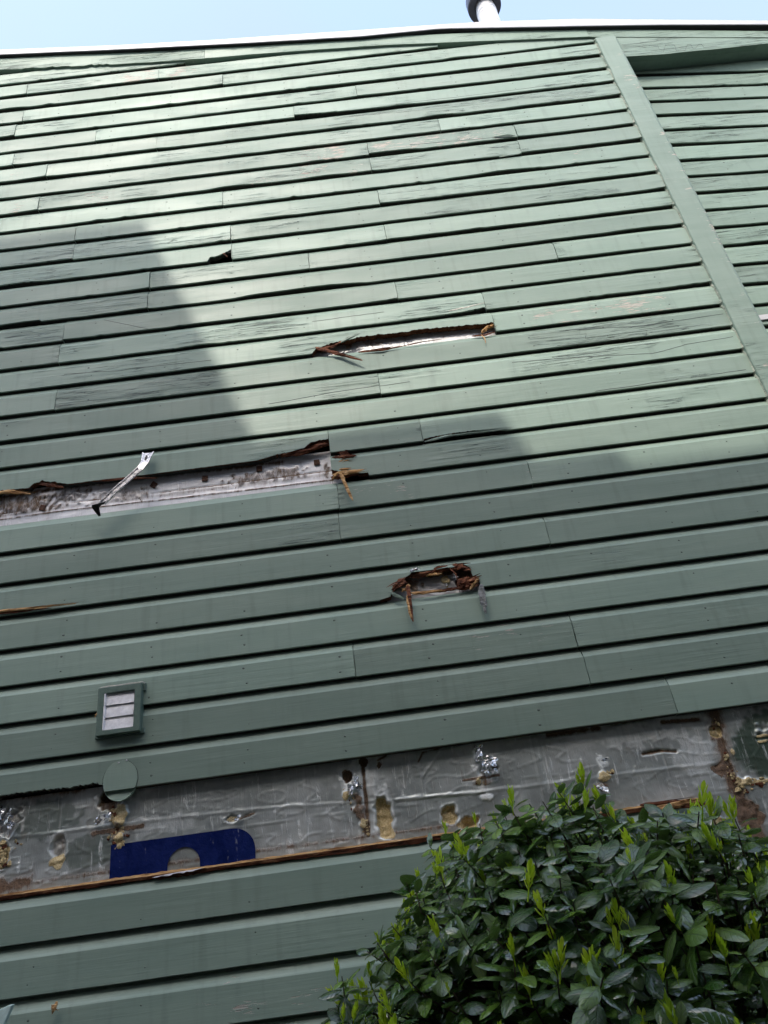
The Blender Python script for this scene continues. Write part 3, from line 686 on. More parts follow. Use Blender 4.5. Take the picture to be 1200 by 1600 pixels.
# ---- splinters, torn wood, crumbs
def splinter(pts, wd, mat, name='splinter', parent=None, seed=0, flat=.5, tip=.25, jag=.35, n=9):
    rr = random.Random(seed+len(pts)*3+int(wd*10000))
    P = [Vector(p) for p in pts]
    L = [0]
    for a, b in zip(P[:-1], P[1:]): L.append(L[-1]+(b-a).length)
    V, F = [], []
    for i in range(n+1):
        t = i/n; s = t*L[-1]; k = max(j for j in range(len(L)) if L[j] <= s+1e-9); k = min(k, len(P)-2)
        u = (s-L[k])/max(1e-6, L[k+1]-L[k]); c = P[k].lerp(P[k+1], u); d = (P[k+1]-P[k]).normalized()
        side = d.cross(Vector((0, 1, 0))); side = side.normalized() if side.length > .05 else Vector((1, 0, 0)); nn = side.cross(d)
        r = wd*(1-(1-tip)*max(0, (t-.55)/.45)**1.5)*(1-.5*max(0, (.12-t)/.12))
        for q in range(6):
            a = q*math.pi/3+.3; k2 = r*.5*(1+rr.uniform(-jag, jag))
            V.append(c+side*(math.cos(a)*k2)+nn*(math.sin(a)*k2*flat)+d*rr.uniform(-1, 1)*wd*jag*.8)
        if i:
            a0, b0 = (i-1)*6, i*6
            for q in range(6): F.append((a0+q, a0+(q+1) % 6, b0+(q+1) % 6, b0+q))
    F.append((5,4,3,2,1,0)); e = n*6; F.append(tuple(range(e, e+6)))
    if wd > .011 and name == 'splinter':
        for q in range(7):
            t0, t1 = rr.uniform(.0, .6), rr.uniform(.5, 1.12)
            if t1 < t0+.2: t1 = t0+.3
            def at_(t):
                s_ = min(1, t)*L[-1]; k = min(max(j for j in range(len(L)) if L[j] <= s_+1e-9), len(P)-2)
                return P[k].lerp(P[k+1], (s_-L[k])/max(1e-6, L[k+1]-L[k]))+(P[-1]-P[-2]).normalized()*max(0, t-1)*L[-1]
            off = Vector((rr.uniform(-1, 1), rr.uniform(-.6, .1), rr.uniform(-1, 1)))*wd*.55
            a, b = at_(t0)+off*.6, at_(t1)+off*rr.uniform(.8, 1.6); d = (b-a).normalized(); s1 = d.orthogonal().normalized(); s2 = d.cross(s1); r_ = wd*rr.uniform(.05, .13); o0 = len(V)
            m_ = a.lerp(b, .5)+s1*rr.uniform(-1, 1)*wd*.2
            for c, k2 in ((a, 1.), (m_, 1.1), (b, .25)):
                for j in range(3): V.append(c+s1*(r_*k2*math.cos(j*2.094))+s2*(r_*k2*math.sin(j*2.094)))
            for lv in (0, 3):
                for j in range(3): F.append((o0+lv+j, o0+lv+(j+1) % 3, o0+lv+3+(j+1) % 3, o0+lv+3+j))
    return mesh_obj(name, V, F, mat, parent or house, P[0])
sp = [  # (pixel polyline with distance from the wall), width, wood
 ([(493,543,-.004),(525,552,-.015),(566,563,-.03)], .022, ROT), ([(496,546,.004),(522,541,-.004),(534,533,.0)], .020, ROT), ([(533,535,-.004),(548,527,-.012),(562,521,-.02)], .016, PAINT),
 ([(560,550,-.004),(595,547,-.008),(628,541,-.006)], .016, ROT), ([(628,541,0),(660,534,-.003),(690,530,-.002)], .007, ROT), ([(752,520,.012),(762,512,-.004),(771,507,-.012)], .022, FRESH), ([(752,523,-.004),(757,528,-.01),(759,536,-.015)], .005, FRESH),
 ([(738,525,.004),(756,524,-.002),(773,519,-.003)], .012, ROT),
 # torn end beside the long gap
 ([(441,712,.010),(480,704,.008),(514,694,.008)], .035, ROT), ([(480,702,.012),(497,697,.004),(514,693,.004)], .025, ROT), ([(495,694,.016),(505,690,.012),(514,689,.012)], .022, ROT),
 ([(518,703,.016),(535,707,.006),(552,714,-.004)], .030, ROT), ([(518,716,.012),(538,714,.002),(556,712,-.002)], .028, ROT), ([(518,724,.012),(530,722,.002),(545,719,0)], .018, FRESH),
 ([(520,742,.010),(545,738,-.008),(567,734,-.016)], .024, FRESH), ([(523,734,.006),(535,733,-.004),(548,732,-.006)], .012, FRESH), ([(532,739,-.010),(541,760,-.03),(551,781,-.035)], .018, FRESH),
 ([(519,750,.0),(523,744,-.008),(528,738,-.01)], .012, FRESH), ([(519,746,.012),(528,745,.004),(556,741,.004)], .030, ROT),
 ([(100,762,.008),(70,757,-.002),(63,755,-.004)], .022, ROT), ([(245,747,.010),(195,748,0),(148,752,-.002)], .012, ROT),
 # punched hole
 ([(634,904,.002),(625,912,-.010),(613,921,-.018)], .034, ROT), ([(640,914,.004),(636,920,-.004),(628,924,-.008)], .020, FRESH), ([(637,915,-.01),(640,935,-.03),(642,955,-.035),(645,970,-.035)], .020, ROT), ([(636,930,-.02),(639,950,-.038),(643,968,-.040)], .012, FRESH),
 ([(642,927,.004),(665,926,-.006),(690,922,-.004)], .016, FRESH), ([(683,924,.006),(705,921,-.002),(722,918,-.002)], .018, ROT), ([(645,900,.014),(675,893,.008),(708,885,.008)], .036, ROT), ([(665,899,.010),(680,897,.0),(690,896,-.002)], .014, FRESH),
 ([(704,886,.012),(720,886,.0),(733,890,-.006)], .036, ROT), ([(717,912,.012),(732,908,.004),(748,905,-.004)], .046, ROT), ([(716,919,.008),(732,917,.0),(746,914,-.004)], .026, ROT), ([(735,921,-.010),(742,911,-.03),(748,903,-.035)], .014, FRESH),
 ([(703,888,-.002),(713,898,-.02),(718,925,-.012)], .006, ROT), ([(752,915,-.010),(754,935,-.025),(759,957,-.03)], .030, GREYW),
 ([(610,925,-.006),(620,931,-.012),(634,937,-.010)], .016, PAINT), ([(642,892,-.004),(650,889,-.012),(655,890,-.012)], .014, SHINY),
 # split sliver under the right-hand board
 ([(664,690,-.012),(700,681,-.014),(760,674,-.006),(800,669,.0)], .016, PAINT),
 # slivers of timber sticking out
 ([(-30,772,.004),(0,769,-.02),(22,768,-.03),(48,772,-.035)], .020, FRESH), ([(-40,960,.004),(0,955,-.008),(60,949,-.012),(118,943,-.016)], .013, FRESH), ([(-40,962,.004),(0,958,-.004),(80,950,-.006)], .012, ROT),
 ([(89,1565,-.02),(85,1575,-.028),(81,1585,-.022)], .012, FRESH), ([(81,1573,-.02),(84,1574,-.026),(87,1576,-.022)], .014, FRESH), ([(153,1112,.0),(150,1117,-.006),(148,1121,-.006)], .006, FRESH),
 # small hole higher up
 ([(330,397,.012),(345,396,.006),(361,394,.006)], .016, DARK), ([(344,392,.012),(352,398,-.002),(356,402,-.004)], .010, ROT),
 ([(700,486,-.012),(730,480,-.02),(757,473,-.022)], .010, CAULK),
 ([(805,212,-.008),(795,210,-.012),(770,214,-.004)], .014, PAINT), ([(812,240,-.008),(800,242,-.012),(780,245,-.004)], .014, PAINT),
]
for i, (pts, wd, mt) in enumerate(sp):
    V3 = [S3(a, b, c) for a, b, c in pts]
    o = splinter(V3, wd, mt, seed=i, jag=.42 if mt is not PAINT else .2, tip=.3)
    if mt is PAINT or mt is PAINT_R:
        for kk, vv in (('weather', .6), ('peel', .2), ('crack', 1.0)):
            q = o.data.attributes.new(kk, 'FLOAT', 'POINT'); q.data.foreach_set('value', [vv]*len(o.data.vertices))
# torn tongue left on top of the board below the foil
b1 = [o for k, a, b, o in boards if k == 1]
tz = rowz(2)
V, F, MI = [], [], []
xs = np.linspace(-2.3, jx1-.01, 420)
for i, x in enumerate(xs):
    a = n1(x*3, 2)*.003+n1(x*31, 3)*.0025; t = .012+.003*n1(x*5, 6)+.003*n1(x*43, 7); lo = -.006-.010*max(0, n1(x*4, 9))-.006*abs(n1(x*37, 8))
    V += [(x, .0385, tz+t+a), (x, .006+a, tz+t+a*.6), (x, .0035+a*.5, tz+.004), (x, .0085+a*.4, tz+lo), (x, .0385, tz+lo)]
    if i:
        p, q = (i-1)*5, i*5
        F += [(p, q, q+1, p+1), (p+1, q+1, q+2, p+2), (p+2, q+2, q+3, p+3), (p+3, q+3, q+4, p+4)]; MI += [0, 0, 1, 1]
mesh_obj('torn_tongue', V, F, [FRESH, ROT], house, (0, .01, tz), MI)
splinter([S3(1012,1268,-.002), S3(1050,1259,-.012), S3(1100,1250,-.016)], .022, FRESH, seed=91)
splinter([S3(1040,1262,-.006), S3(1075,1258,-.014), S3(1102,1256,-.012)], .024, ROT, seed=92)
splinter([S3(1000,1258,.0), S3(1040,1254,-.01), S3(1085,1250,-.008)], .014, ROT, seed=93)
# curl of paint hanging off the board edge
V, F = [], []
for i in range(30):
    t = i/29; p = S3(238+82*t, 1371-15*t-1.2*math.sin(t*3), .006); dr = (.004+.011*abs(n1(t*9, 4)))*math.sin(math.pi*t)**.5
    V += [p, p+Vector((0, -.008, -dr*.5)), p+Vector((0, -.010-.004*n1(t*12, 2), -dr))]
    if i: a, b = (i-1)*3, i*3; F += [(a, b, b+1, a+1), (a+1, b+1, b+2, a+2)]
mesh_obj('paint_curl', V, F, WHITEM, house, V[0])
# rusted square plates on the bared strip
for a, b, rt_ in ((66,793,.5), (240,757,.15), (320,747,.72), (405,732,.78), (495,722,.8)):
    c = S3(a, b, .033); r = .021
    V = [c+Vector((r*math.cos(rt_+q*math.pi/2), .0, r*math.sin(rt_+q*math.pi/2)*1.15)) for q in range(4)]
    V += [p+Vector((0, .006, 0)) for p in V]
    o = mesh_obj('rusted_plate', V, [(0,1,2,3),(7,6,5,4),(0,4,5,1),(1,5,6,2),(2,6,7,3),(3,7,4,0)], RUST, house, c)
    bevel(o, .0015, 1)
# foam crumbs and torn foil flaps
def lump(c, r, mat, name, seed, sq=(1,.7,1)):
    rr = random.Random(seed); bm = bmesh.new(); bmesh.ops.create_icosphere(bm, subdivisions=1, radius=1); sq = (sq[0]*rr.uniform(.6, 1.5), sq[1]*.7, sq[2]*rr.uniform(.6, 1.3))
    for v in bm.verts:
        k = 1+.8*noise.noise(v.co*1.7+Vector((seed*3.1, 0, 0)))+.6*noise.noise(v.co*4+Vector((0, seed*2.3, 0)))
        v.co = Vector((v.co.x*sq[0], v.co.y*sq[1], v.co.z*sq[2]))*r*k
    me = bpy.data.meshes.new(name); bm.to_mesh(me); bm.free(); me.materials.append(mat)
    o = bpy.data.objects.new(name, me); COL.objects.link(o); o.parent = house; o.location = c; WORLD[o.name] = Vector(c)
for i, (a, b, r) in enumerate([(178,1268,.016),(188,1276,.018),(176,1281,.012),(184,1291,.014),(192,1297,.013),(180,1303,.012),(186,1313,.014),(183,1322,.012),(194,1306,.010),(176,1311,.009),
    (4,1330,.020),(8,1345,.018),(1,1352,.018),(28,1316,.008),(541,1243,.010),(549,1249,.009),(570,1285,.012),(572,1296,.010),(762,1243,.008),(748,1222,.008),(940,1213,.014),(952,1208,.012),
    (1118,1130,.010),(1134,1180,.011),(1150,1222,.016),(1163,1226,.016),(1176,1223,.014),(1190,1222,.014),(1140,1205,.009),(1146,1212,.008),(1120,1282,.014),(1128,1276,.010),(1165,1235,.010),(696,907,.014)]):
    for q in range(6):
        lump(S3(a+random.gauss(0, 3.2), b+random.gauss(0, 4.5), .038), r*random.uniform(.35, .75), FOAM if (i+q) % 4 else ROT, 'foam_crumb', i*7+q+3)
def flap(c, sx, sz, seed, tilt=.6, mat=SHINY):
    rr = random.Random(seed); V, F = [], []
    ca, sa = math.cos(rr.uniform(-.9, .9)), math.sin(rr.uniform(-.9, .9))
    for i in range(6):
        for j in range(6):
            u, v = i/5-.5, j/5-.5; e = 1+rr.uniform(-.25, .25)
            x, z = u*sx*e, v*sz*e
            V.append(c+Vector((x*ca-z*sa, -abs(u+.5)*tilt*sx-.012*rr.random(), x*sa+z*ca)))
    for i in range(5):
        for j in range(5): a = i*6+j; F.append((a, a+6, a+7, a+1))
    mesh_obj('foil_flap', V, F, mat, house, c)
for i, (a, b, x_, z_) in enumerate([(14,1279,.05,.03),(4,1271,.03,.04),(18,1289,.035,.02),(156,1283,.05,.03),(170,1276,.04,.02),(548,1236,.03,.05),(555,1222,.03,.05),(747,1177,.03,.06),(766,1190,.045,.03),(770,1206,.04,.025),(758,1202,.03,.03),(945,1188,.03,.012),(941,1232,.04,.02),(560,1228,.02,.03),(372,1279,.014,.03),(710,903,.02,.03),(697,916,.016,.02)]):
    flap(S3(a, b, .037), x_, z_, i+40)

# round plug cut through two boards
pc, pr = S3(188, 1219, 0), .073
V, F = [], []
z4 = rowz(4); nn_ = 29
for i in range(nn_):
    t = -1+2*i/(nn_-1); x = pc.x+pr*.97*t; h = pr*1.1*math.sqrt(max(0, 1-t*t)); zt_, zl = pc.z+h+n1(t*6, 2)*.002, pc.z-h*1.02+n1(t*7, 5)*.002
    zl = min(zl, zt_-.001); zm = min(max(z4, zl), zt_)
    col = [(.012, zt_), (-.0035, zt_), (-.0035, zt_*.6+zm*.4), (-.0035, zm+.0005), (.010, zm)]
    for a in (70, 45, 20, 0):
        q = math.radians(a); dzc = .052*(1-math.cos(math.radians(90-a)))
        col.append((.0105*math.sin(q)-.003, max(zl, zm-.056*math.cos(q))))
    col.append((.012, max(zl, zm-.056)))
    for yy, zz in col: V.append((x, yy, zz))
    if i:
        a, b = (i-1)*10, i*10
        for j in range(9): F.append((a+j, a+j+1, b+j+1, b+j))
o = mesh_obj('round_plug', V, F, PAINT, house, pc, None, False, dict(weather=[.12]*len(V), peel=[0.]*len(V), crack=[1.]*len(V)))
o['label'] = 'round painted plug cut through the siding above the foil'
for a, b in ((185.5,1191.5), (198,1188)): lump(S3(a, b, -.006), .005, WHITEM, 'paint_chip', a, (1.4, .5, .8))
# dark gap round the plug
V, F = [], []
for i in range(40):
    q = math.radians(-25+230*i/39); r1, r2 = pr*.99, pr*1.008+.0008*n1(i*.7, 3)
    V += [(pc.x+r1*math.cos(q), -.0012, pc.z+r1*1.1*math.sin(q)), (pc.x+r2*math.cos(q), -.0006, pc.z+r2*1.1*math.sin(q))]
    if i: a = i*2; F.append((a-2, a, a+1, a-1))
mesh_obj('saw_cut', V, F, DARK, o, pc)

# ------------------------------------------------------------------ wall vent
vx0, vx1, vz0, vz1 = -1.240, -1.054, 2.575, 2.783
vent = empty('wall_vent', ((vx0+vx1)/2, 0, vz0), 'small square green framed vent with white louvre slats on the siding', 'vent')
WORLD[vent.name] = Vector(((vx0+vx1)/2, 0, vz0))
fw, yf = .029, -.034
V, F = [], []
outer = [(vx0, vz0), (vx1, vz0), (vx1, vz1), (vx0, vz1)]; inner = [(vx0+fw, vz0+fw*.75), (vx1-fw, vz0+fw*.75), (vx1-fw, vz1-fw), (vx0+fw, vz1-fw)]
for ring_, yy in ((outer, .012), (outer, yf), (inner, yf), (inner, .008)):
    for x, z in ring_: V.append((x+(.012 if yy == .012 and False else 0), yy, z))
for l in range(3):
    for q in range(4): F.append((l*4+q, l*4+(q+1) % 4, l*4+4+(q+1) % 4, l*4+4+q))
bevel(mesh_obj('frame', V, F, VENTG, vent, (vx0, 0, vz0)), .003, 2)
# flange behind the frame
for a, b, c, d in ((vx0-.010, vx1+.012, vz1-.03, vz1+.006), (vx0-.010, vx1+.012, vz0-.006, vz0+.02)):
    bevel(mesh_obj('flange', *box_geo(a, b, -.010, .010, c, d), VENTG, vent, (a, 0, c)), .002, 1)
ih = (vz1-fw-vz0-fw*.75)/3
for i in range(3):
    zb = vz0+fw*.75+i*ih; V = []; n_ = 7
    for j in range(n_):
        x = vx0+fw+.004+(vx1-vx0-2*fw-.007)*j/(n_-1); w_ = n1(x*30, i)*.0012
        V += [(x, -.028+w_, zb+.001), (x, -.025+w_, zb+.001), (x, -.021+w_, zb+ih*.55), (x, -.018, zb+ih+.003), (x, -.021, zb+ih+.003), (x, -.0255+w_, zb+ih*.5)]
    F = []
    for j in range(1, n_):
        a, b = (j-1)*6, j*6
        for q in range(6): F.append((a+q, a+(q+1) % 6, b+(q+1) % 6, b+q))
    F += [tuple(range(5, -1, -1)), tuple(range((n_-1)*6, n_*6))]
    mesh_obj('slat', V, F, PLASTIC, vent, (vx0, 0, zb))
mesh_obj('vent_dark_backing', *box_geo(vx0+fw, vx1-fw, .009, .02, vz0+fw*.75, vz1-fw), DARK, vent, (vx0, 0, vz0))
# pale caulk
splinter([Vector((vx0+.005, yf+.006, vz1+.003)), Vector((vx0+.09, yf+.004, vz1+.002)), Vector((vx1, yf+.006, vz1+.004)), Vector((vx1+.008, -.012, vz1+.003))], .007, CAULK, 'caulk_bead', vent, 5, .8, .8, .25, 16)
bevel(mesh_obj('inner_lip', *box_geo(vx0+fw-.001, vx0+fw+.005, yf-.001, -.006, vz0+fw*.75, vz1-fw), PLASTIC, vent, (vx0, yf, vz0)), .001, 1)

# ------------------------------------------------------------------ pry bar
pb = empty('pry_bar', S3(152, 800, -.06), 'steel flat pry bar with black hooked end stuck in the long gap', 'pry bar')
WORLD[pb.name] = S3(152, 800, -.06)
def ribbon(path, widths, th, rim, mat, name, nrm=Vector((0, -1, 0)), notch=0.0):
    V, F = [], []
    n = len(path)
    for i, (p, w_) in enumerate(zip(path, widths)):
        d = ((path[min(i+1, n-1)]-path[max(i-1, 0)])).normalized(); s = d.cross(nrm).normalized(); u = s.cross(d).normalized()
        if u.dot(nrm) < 0: u = -u
        h = w_/2
        sec = [(-h, -th), (-h, rim), (-h*.72, rim), (-h*.6, 0), (0, 0), (h*.6, 0), (h*.72, rim), (h, rim), (h, -th), (0, -th)]
        for j, (a, b) in enumerate(sec):
            sh = d*(-notch*(1-abs(a)/h)) if (notch and i == n-1) else Vector()
            V.append(p+s*a+u*b+sh)
        if i:
            a, b = (i-1)*10, i*10
            for q in range(10): F.append((a+q, a+(q+1) % 10, b+(q+1) % 10, b+q))
    F += [tuple(range(9, -1, -1)), tuple(range((n-1)*10, n*10))]
    return mesh_obj(name, V, F, mat, pb, path[0])
p0, p1, p2, p3, p4 = S3(160, 786, -.085), S3(178, 768, -.083), S3(218, 733, -.075), S3(226, 722, -.060), S3(231.5, 706, -.026)
pts = [p0, p0.lerp(p1, .5), p1, p1.lerp(p2, .25), p1.lerp(p2, .5), p1.lerp(p2, .75), p2]
shaft = ribbon(pts, [.034, .032, .030, .030, .030, .031, .034], .004, .005, STEEL, 'shaft')
claw = ribbon([p2, p2.lerp(p3, .6), p3, p3.lerp(p4, .35), p3.lerp(p4, .7), p4], [.034, .036, .040, .046, .053, .060], .003, .0012, STEEL, 'claw', notch=.026)
# nail slot in the claw
c_ = p3.lerp(p4, .38); d_ = (p4-p3).normalized(); s_ = d_.cross(Vector((0, -1, 0))).normalized(); u_ = s_.cross(d_)
u_ = u_ if u_.y < 0 else -u_
V = [c_+d_*(.026*math.cos(q))*(1 if math.cos(q) > 0 else .75)+s_*(.0065*math.sin(q))+u_*.0022 for q in np.linspace(0, 6.283, 17)[:-1]]
mesh_obj('nail_slot', V, [tuple(range(16))], BLACKST, claw, c_)
# black heel that bends out and down
h0, h1, h2, h3 = p0, S3(152, 790, -.095), S3(149.5, 794, -.085), S3(155.5, 806, -.055)
V, F = [], []
for i, (p, w_, t_) in enumerate([(p0+(p1-p0)*.06, .034, .012), (S3(157, 788, -.092), .042, .016), (S3(151, 789, -.093), .050, .018), (S3(149.5, 793, -.082), .040, .016), (S3(152, 799, -.065), .028, .012), (S3(155.5, 806, -.05), .014, .006)]):
    for x, y_ in ((-.5, -.5), (.5, -.5), (.5, .5), (-.5, .5)): V.append(p+Vector((x*w_*.8, y_*t_, x*w_*.12)))
    if i:
        a, b = (i-1)*4, i*4
        for q in range(4): F.append((a+q, a+(q+1) % 4, b+(q+1) % 4, b+q))
F += [(3,2,1,0), tuple(range(20, 24))]
bevel(mesh_obj('heel', V, F, BLACKST, pb, p0), .003, 2)

# ------------------------------------------------------------------ flue pipe on the roof
py_ = .42
fx, fz = survey(767, 38, py_)
cz_ = survey(757.5, 14, py_)[1]
flue = empty('flue_pipe', (fx, py_, fz-.35), 'white metal flue pipe with dark round cap above the roof edge', 'pipe')
WORLD[flue.name] = Vector((fx, py_, fz-.35))
def tube(name, prof, mat, parent, cx, cy, n=40):
    V, F = [], []
    for r, z in prof:
        for q in range(n): V.append((cx+r*math.cos(q*2*math.pi/n), cy+r*math.sin(q*2*math.pi/n), z))
    for i in range(1, len(prof)):
        for q in range(n): F.append(((i-1)*n+q, (i-1)*n+(q+1) % n, i*n+(q+1) % n, i*n+q))
    return mesh_obj(name, V, F, mat, parent, (cx, cy, prof[0][1]), None, True)
tube('pipe', [(.085, fz-.35), (.085, cz_-.02), (.080, cz_-.015), (.080, cz_+.18), (.070, cz_+.18)], PIPEW, flue, fx, py_)
tube('cap', [(.086, cz_+.03), (.12, cz_+.028), (.145, cz_+.02), (.148, cz_+.05), (.148, cz_+.15), (.12, cz_+.20), (.0, cz_+.23)], PIPEC, flue, fx, py_)
tube('seam_band', [(.0845, cz_-.10), (.088, cz_-.098), (.088, cz_-.075), (.0845, cz_-.073)], PIPEW, flue, fx, py_)

# ------------------------------------------------------------------ loose board end, bottom left
lb = S3(19, 1570, -.35)
lo = mesh_obj('loose_board', [tuple(lb+Vector(q)) for q in ((0,0,0),(-.012,0,.0),(-.13,0,-.035),(-.75,-.10,-lb.z+.02),(-.60,-.10,-lb.z),(0,.022,0.002),(-.012,.022,.002),(-.13,.022,-.033),(-.75,-.078,-lb.z+.02),(-.60,-.078,-lb.z))],
    [(0,1,2,3,4),(9,8,7,6,5),(0,5,6,1),(1,6,7,2),(2,7,8,3),(3,8,9,4),(4,9,5,0)], MINT, None, (lb.x-.6, lb.y, 0))
bevel(lo, .003, 2)
lo['label'] = 'pale mint painted board end poking in at the bottom left corner'; lo['category'] = 'board'

# ------------------------------------------------------------------ holly shrub
def leaf_material():
    s = N('glossy_leaf')
    r = s.math('FRACT', s.math('ADD', s.attr('rnd'), s.n('ObjectInfo').outputs['Random'])); ac = s.attr('across'); al = s.attr('along')
    young = s.ramp(r, .93, .97)
    c = s.mix(s.math('POWER', r, 1.6), (.026, .082, .012), (.165, .29, .042))
    c = s.mix(young, c, (.17, .30, .035))
    mid = s.ramp(s.math('ABSOLUTE', ac), .03, .10, 1, 0)
    c = s.mix(s.math('MULTIPLY', mid, .55), c, (.10, .16, .06))
    ve = s.math('ABSOLUTE', s.math('SUBTRACT', s.math('FRACT', s.math('SUBTRACT', s.math('MULTIPLY', al, 5.5), s.math('MULTIPLY', s.math('ABSOLUTE', ac), 1.3))), .5))
    vein = s.ramp(ve, .0, .16, 1, 0)
    geo = s.n('NewGeometry').outputs['Backfacing']
    c = s.mix(s.math('MULTIPLY', geo, .75), c, (.075, .12, .045))
    nn = s.noise((60, 60, 60), 1)
    s.translucent(s.mix(.5, c, (.14, .26, .03)), .2)
    h = s.math('ADD', s.math('MULTIPLY', vein, -.5), s.math('ADD', s.math('MULTIPLY', nn, .7), s.math('MULTIPLY', mid, -.7)))
    return s.set(Base_Color=c, Roughness=s.ramp(nn, .3, .7, .12, .24), Normal=s.bump(h, .0015), Specular_IOR_Level=.9, Coat_Weight=.7, Coat_Roughness=.07)
def shoot_material():
    s = N('new_growth'); r = s.attr('rnd'); ri = s.n('ObjectInfo').outputs['Random']
    c = s.mix(r, (.50, .68, .02), (.72, .82, .06)); c = s.mix(s.math('MULTIPLY', ri, .5), c, (.34, .54, .03))
    m = s.set(Base_Color=c, Roughness=.4)
    s.translucent(c, .5)
    s.put(s.b.inputs['Subsurface Weight'], 0.0)
    return m
LEAF, SHOOT = leaf_material(), shoot_material()
BARK = wood_material('twig_bark', (.03, .022, .014), (.07, .05, .03), (.12, .09, .05))
ST = [(0, .05), (.06, .28), (.16, .62), (.30, .90), (.45, 1.0), (.60, .96), (.74, .80), (.86, .54), (.94, .28), (1.0, .0)]
def leaf_geo(rr, L=.058, W=.031, dome=.28, curl=.16):
    V, AC, AL, F = [], [], [], []
    tw = rr.uniform(-.25, .25)
    for i, (t, w_) in enumerate(ST):
        w2 = w_*W/2; z = -curl*L*(t*t)+.05*L*math.sin(t*3.1)
        for a in (-1, -.55, 0, .55, 1):
            rip = .02*W*math.sin(t*17+a*2)*abs(a)
            V.append((t*L, -w2*a, z-dome*w2*a*a+(-.05*W*w_ if a == 0 else 0)+rip+tw*w2*a*t)); AC.append(a); AL.append(t)
        if i:
            p, q = (i-1)*5, i*5
            for j in range(4): F.append((p+j, p+j+1, q+j+1, q+j))
    return V, F, AC, AL
rr = random.Random(3)
leaf_meshes = []
for q in range(6):
    V, F, AC, AL = leaf_geo(rr, 1, rr.uniform(.48, .62), rr.uniform(.1, .55), rr.uniform(-.05, .35))
    me = bpy.data.meshes.new('leaf'); me.from_pydata(V, [], F); me.materials.append(LEAF); me.polygons.foreach_set('use_smooth', [True]*len(me.polygons))
    for nm, a in (('across', AC), ('along', AL), ('rnd', [rr.random()]*len(V))):
        at = me.attributes.new(nm, 'FLOAT', 'POINT'); at.data.foreach_set('value', a)
    me.update(); leaf_meshes.append((me, V, F, AC, AL))
shoot_meshes = []
for q in range(4):
    V, F, RN = [], [], []
    H = 1.0; nl = rr.randint(9, 13)
    for j in range(nl):
        t = j/nl; hz_ = t*.62; az = j*2.4+rr.random(); ang = rr.uniform(.12, .38)*(1.15-t*.6); L = rr.uniform(.30, .42)*(1-.25*t); W = .125
        dx, dy = math.cos(az), math.sin(az); d = Vector((dx*math.sin(ang), dy*math.sin(ang), math.cos(ang))); s = Vector((-dy, dx, 0)); nrm = d.cross(s)
        b0 = Vector((dx*.02, dy*.02, hz_)); b = len(V); rn = rr.random()
        for t2, w2 in ((0, .35), (.4, 1.), (.75, .85), (1., .25)):
            p = b0+d*(L*t2)+Vector((dx, dy, 0))*(.10*L*t2*t2)
            V += [p+s*(W*w2*.5)-nrm*(.25*W*w2), p, p-s*(W*w2*.5)-nrm*(.25*W*w2)]; RN += [rn]*3
        for k2 in range(3):
            a, c = b+k2*3, b+k2*3+3; F += [(a, a+1, c+1, c), (a+1, a+2, c+2, c+1)]
    b = len(V)
    for zz, r2 in ((-.35, .025), (.7, .018)):
        for q2 in range(5): V.append(Vector((r2*math.cos(q2*1.2566), r2*math.sin(q2*1.2566), zz))); RN.append(.2)
    for q2 in range(5): F.append((b+q2, b+(q2+1) % 5, b+5+(q2+1) % 5, b+5+q2))
    me = bpy.data.meshes.new('new_shoot'); me.from_pydata([tuple(v) for v in V], [], F); me.materials.append(SHOOT); me.polygons.foreach_set('use_smooth', [True]*len(me.polygons))
    at = me.attributes.new('rnd', 'FLOAT', 'POINT'); at.data.foreach_set('value', RN); me.update(); shoot_meshes.append(me)

BC = Vector((.80, -.80, .985)); BR = (1.04, .92, .98)
shrub = empty('holly_shrub', (BC.x, BC.y, 0), 'dark glossy evergreen shrub with yellow green new shoots below the foil band', 'shrub')
WORLD[shrub.name] = Vector((BC.x, BC.y, 0))
def bush_point(d, sc=1.0):
    e = 2.5
    k = (abs(d.x/BR[0])**e+abs(d.y/BR[1])**e+abs(d.z/BR[2])**e)**(-1/e)
    p = d*k*sc
    k2 = 1+.13*n3(p.x*2.6+5, p.y*2.6, p.z*2.6)+.07*n3(p.x*6, p.y*6+3, p.z*6)
    p = BC+p*k2
    if p.x > .45: p.z -= .72*(p.x-.45)
    return p
twigs = []
def gen(ncand, sc, mind, keep):
    pts = []
    grid = {}
    for _ in range(ncand):
        d = Vector((rr.gauss(0, 1), rr.gauss(0, 1), rr.gauss(0, 1)));
        if d.length < .1: continue
        d.normalize(); p = bush_point(d, sc*rr.uniform(.95, 1.03))
        if p.y > -.07 or p.z < .3: continue
        key = (int(p.x/mind), int(p.y/mind), int(p.z/mind)); ok = True
        for a in (-1, 0, 1):
            for b in (-1, 0, 1):
                for c in (-1, 0, 1):
                    for q in grid.get((key[0]+a, key[1]+b, key[2]+c), ()):
                        if (q-p).length < mind: ok = False; break
        if not ok: continue
        grid.setdefault(key, []).append(p)
        nrm = Vector((d.x/BR[0], d.y/BR[1], d.z/BR[2])).normalized()
        a = (nrm*.75+Vector((0, 0, .7))+Vector((rr.gauss(0, .3), rr.gauss(0, .3), rr.gauss(0, .2)))).normalized()
        pts.append((p, a, nrm))
    return pts
outer = gen(11000, 1.0, .056, 1); inner = gen(6000, .88, .066, 1); inner2 = gen(2500, .70, .10, 1)
leaves = []; shoots = []; stems = []
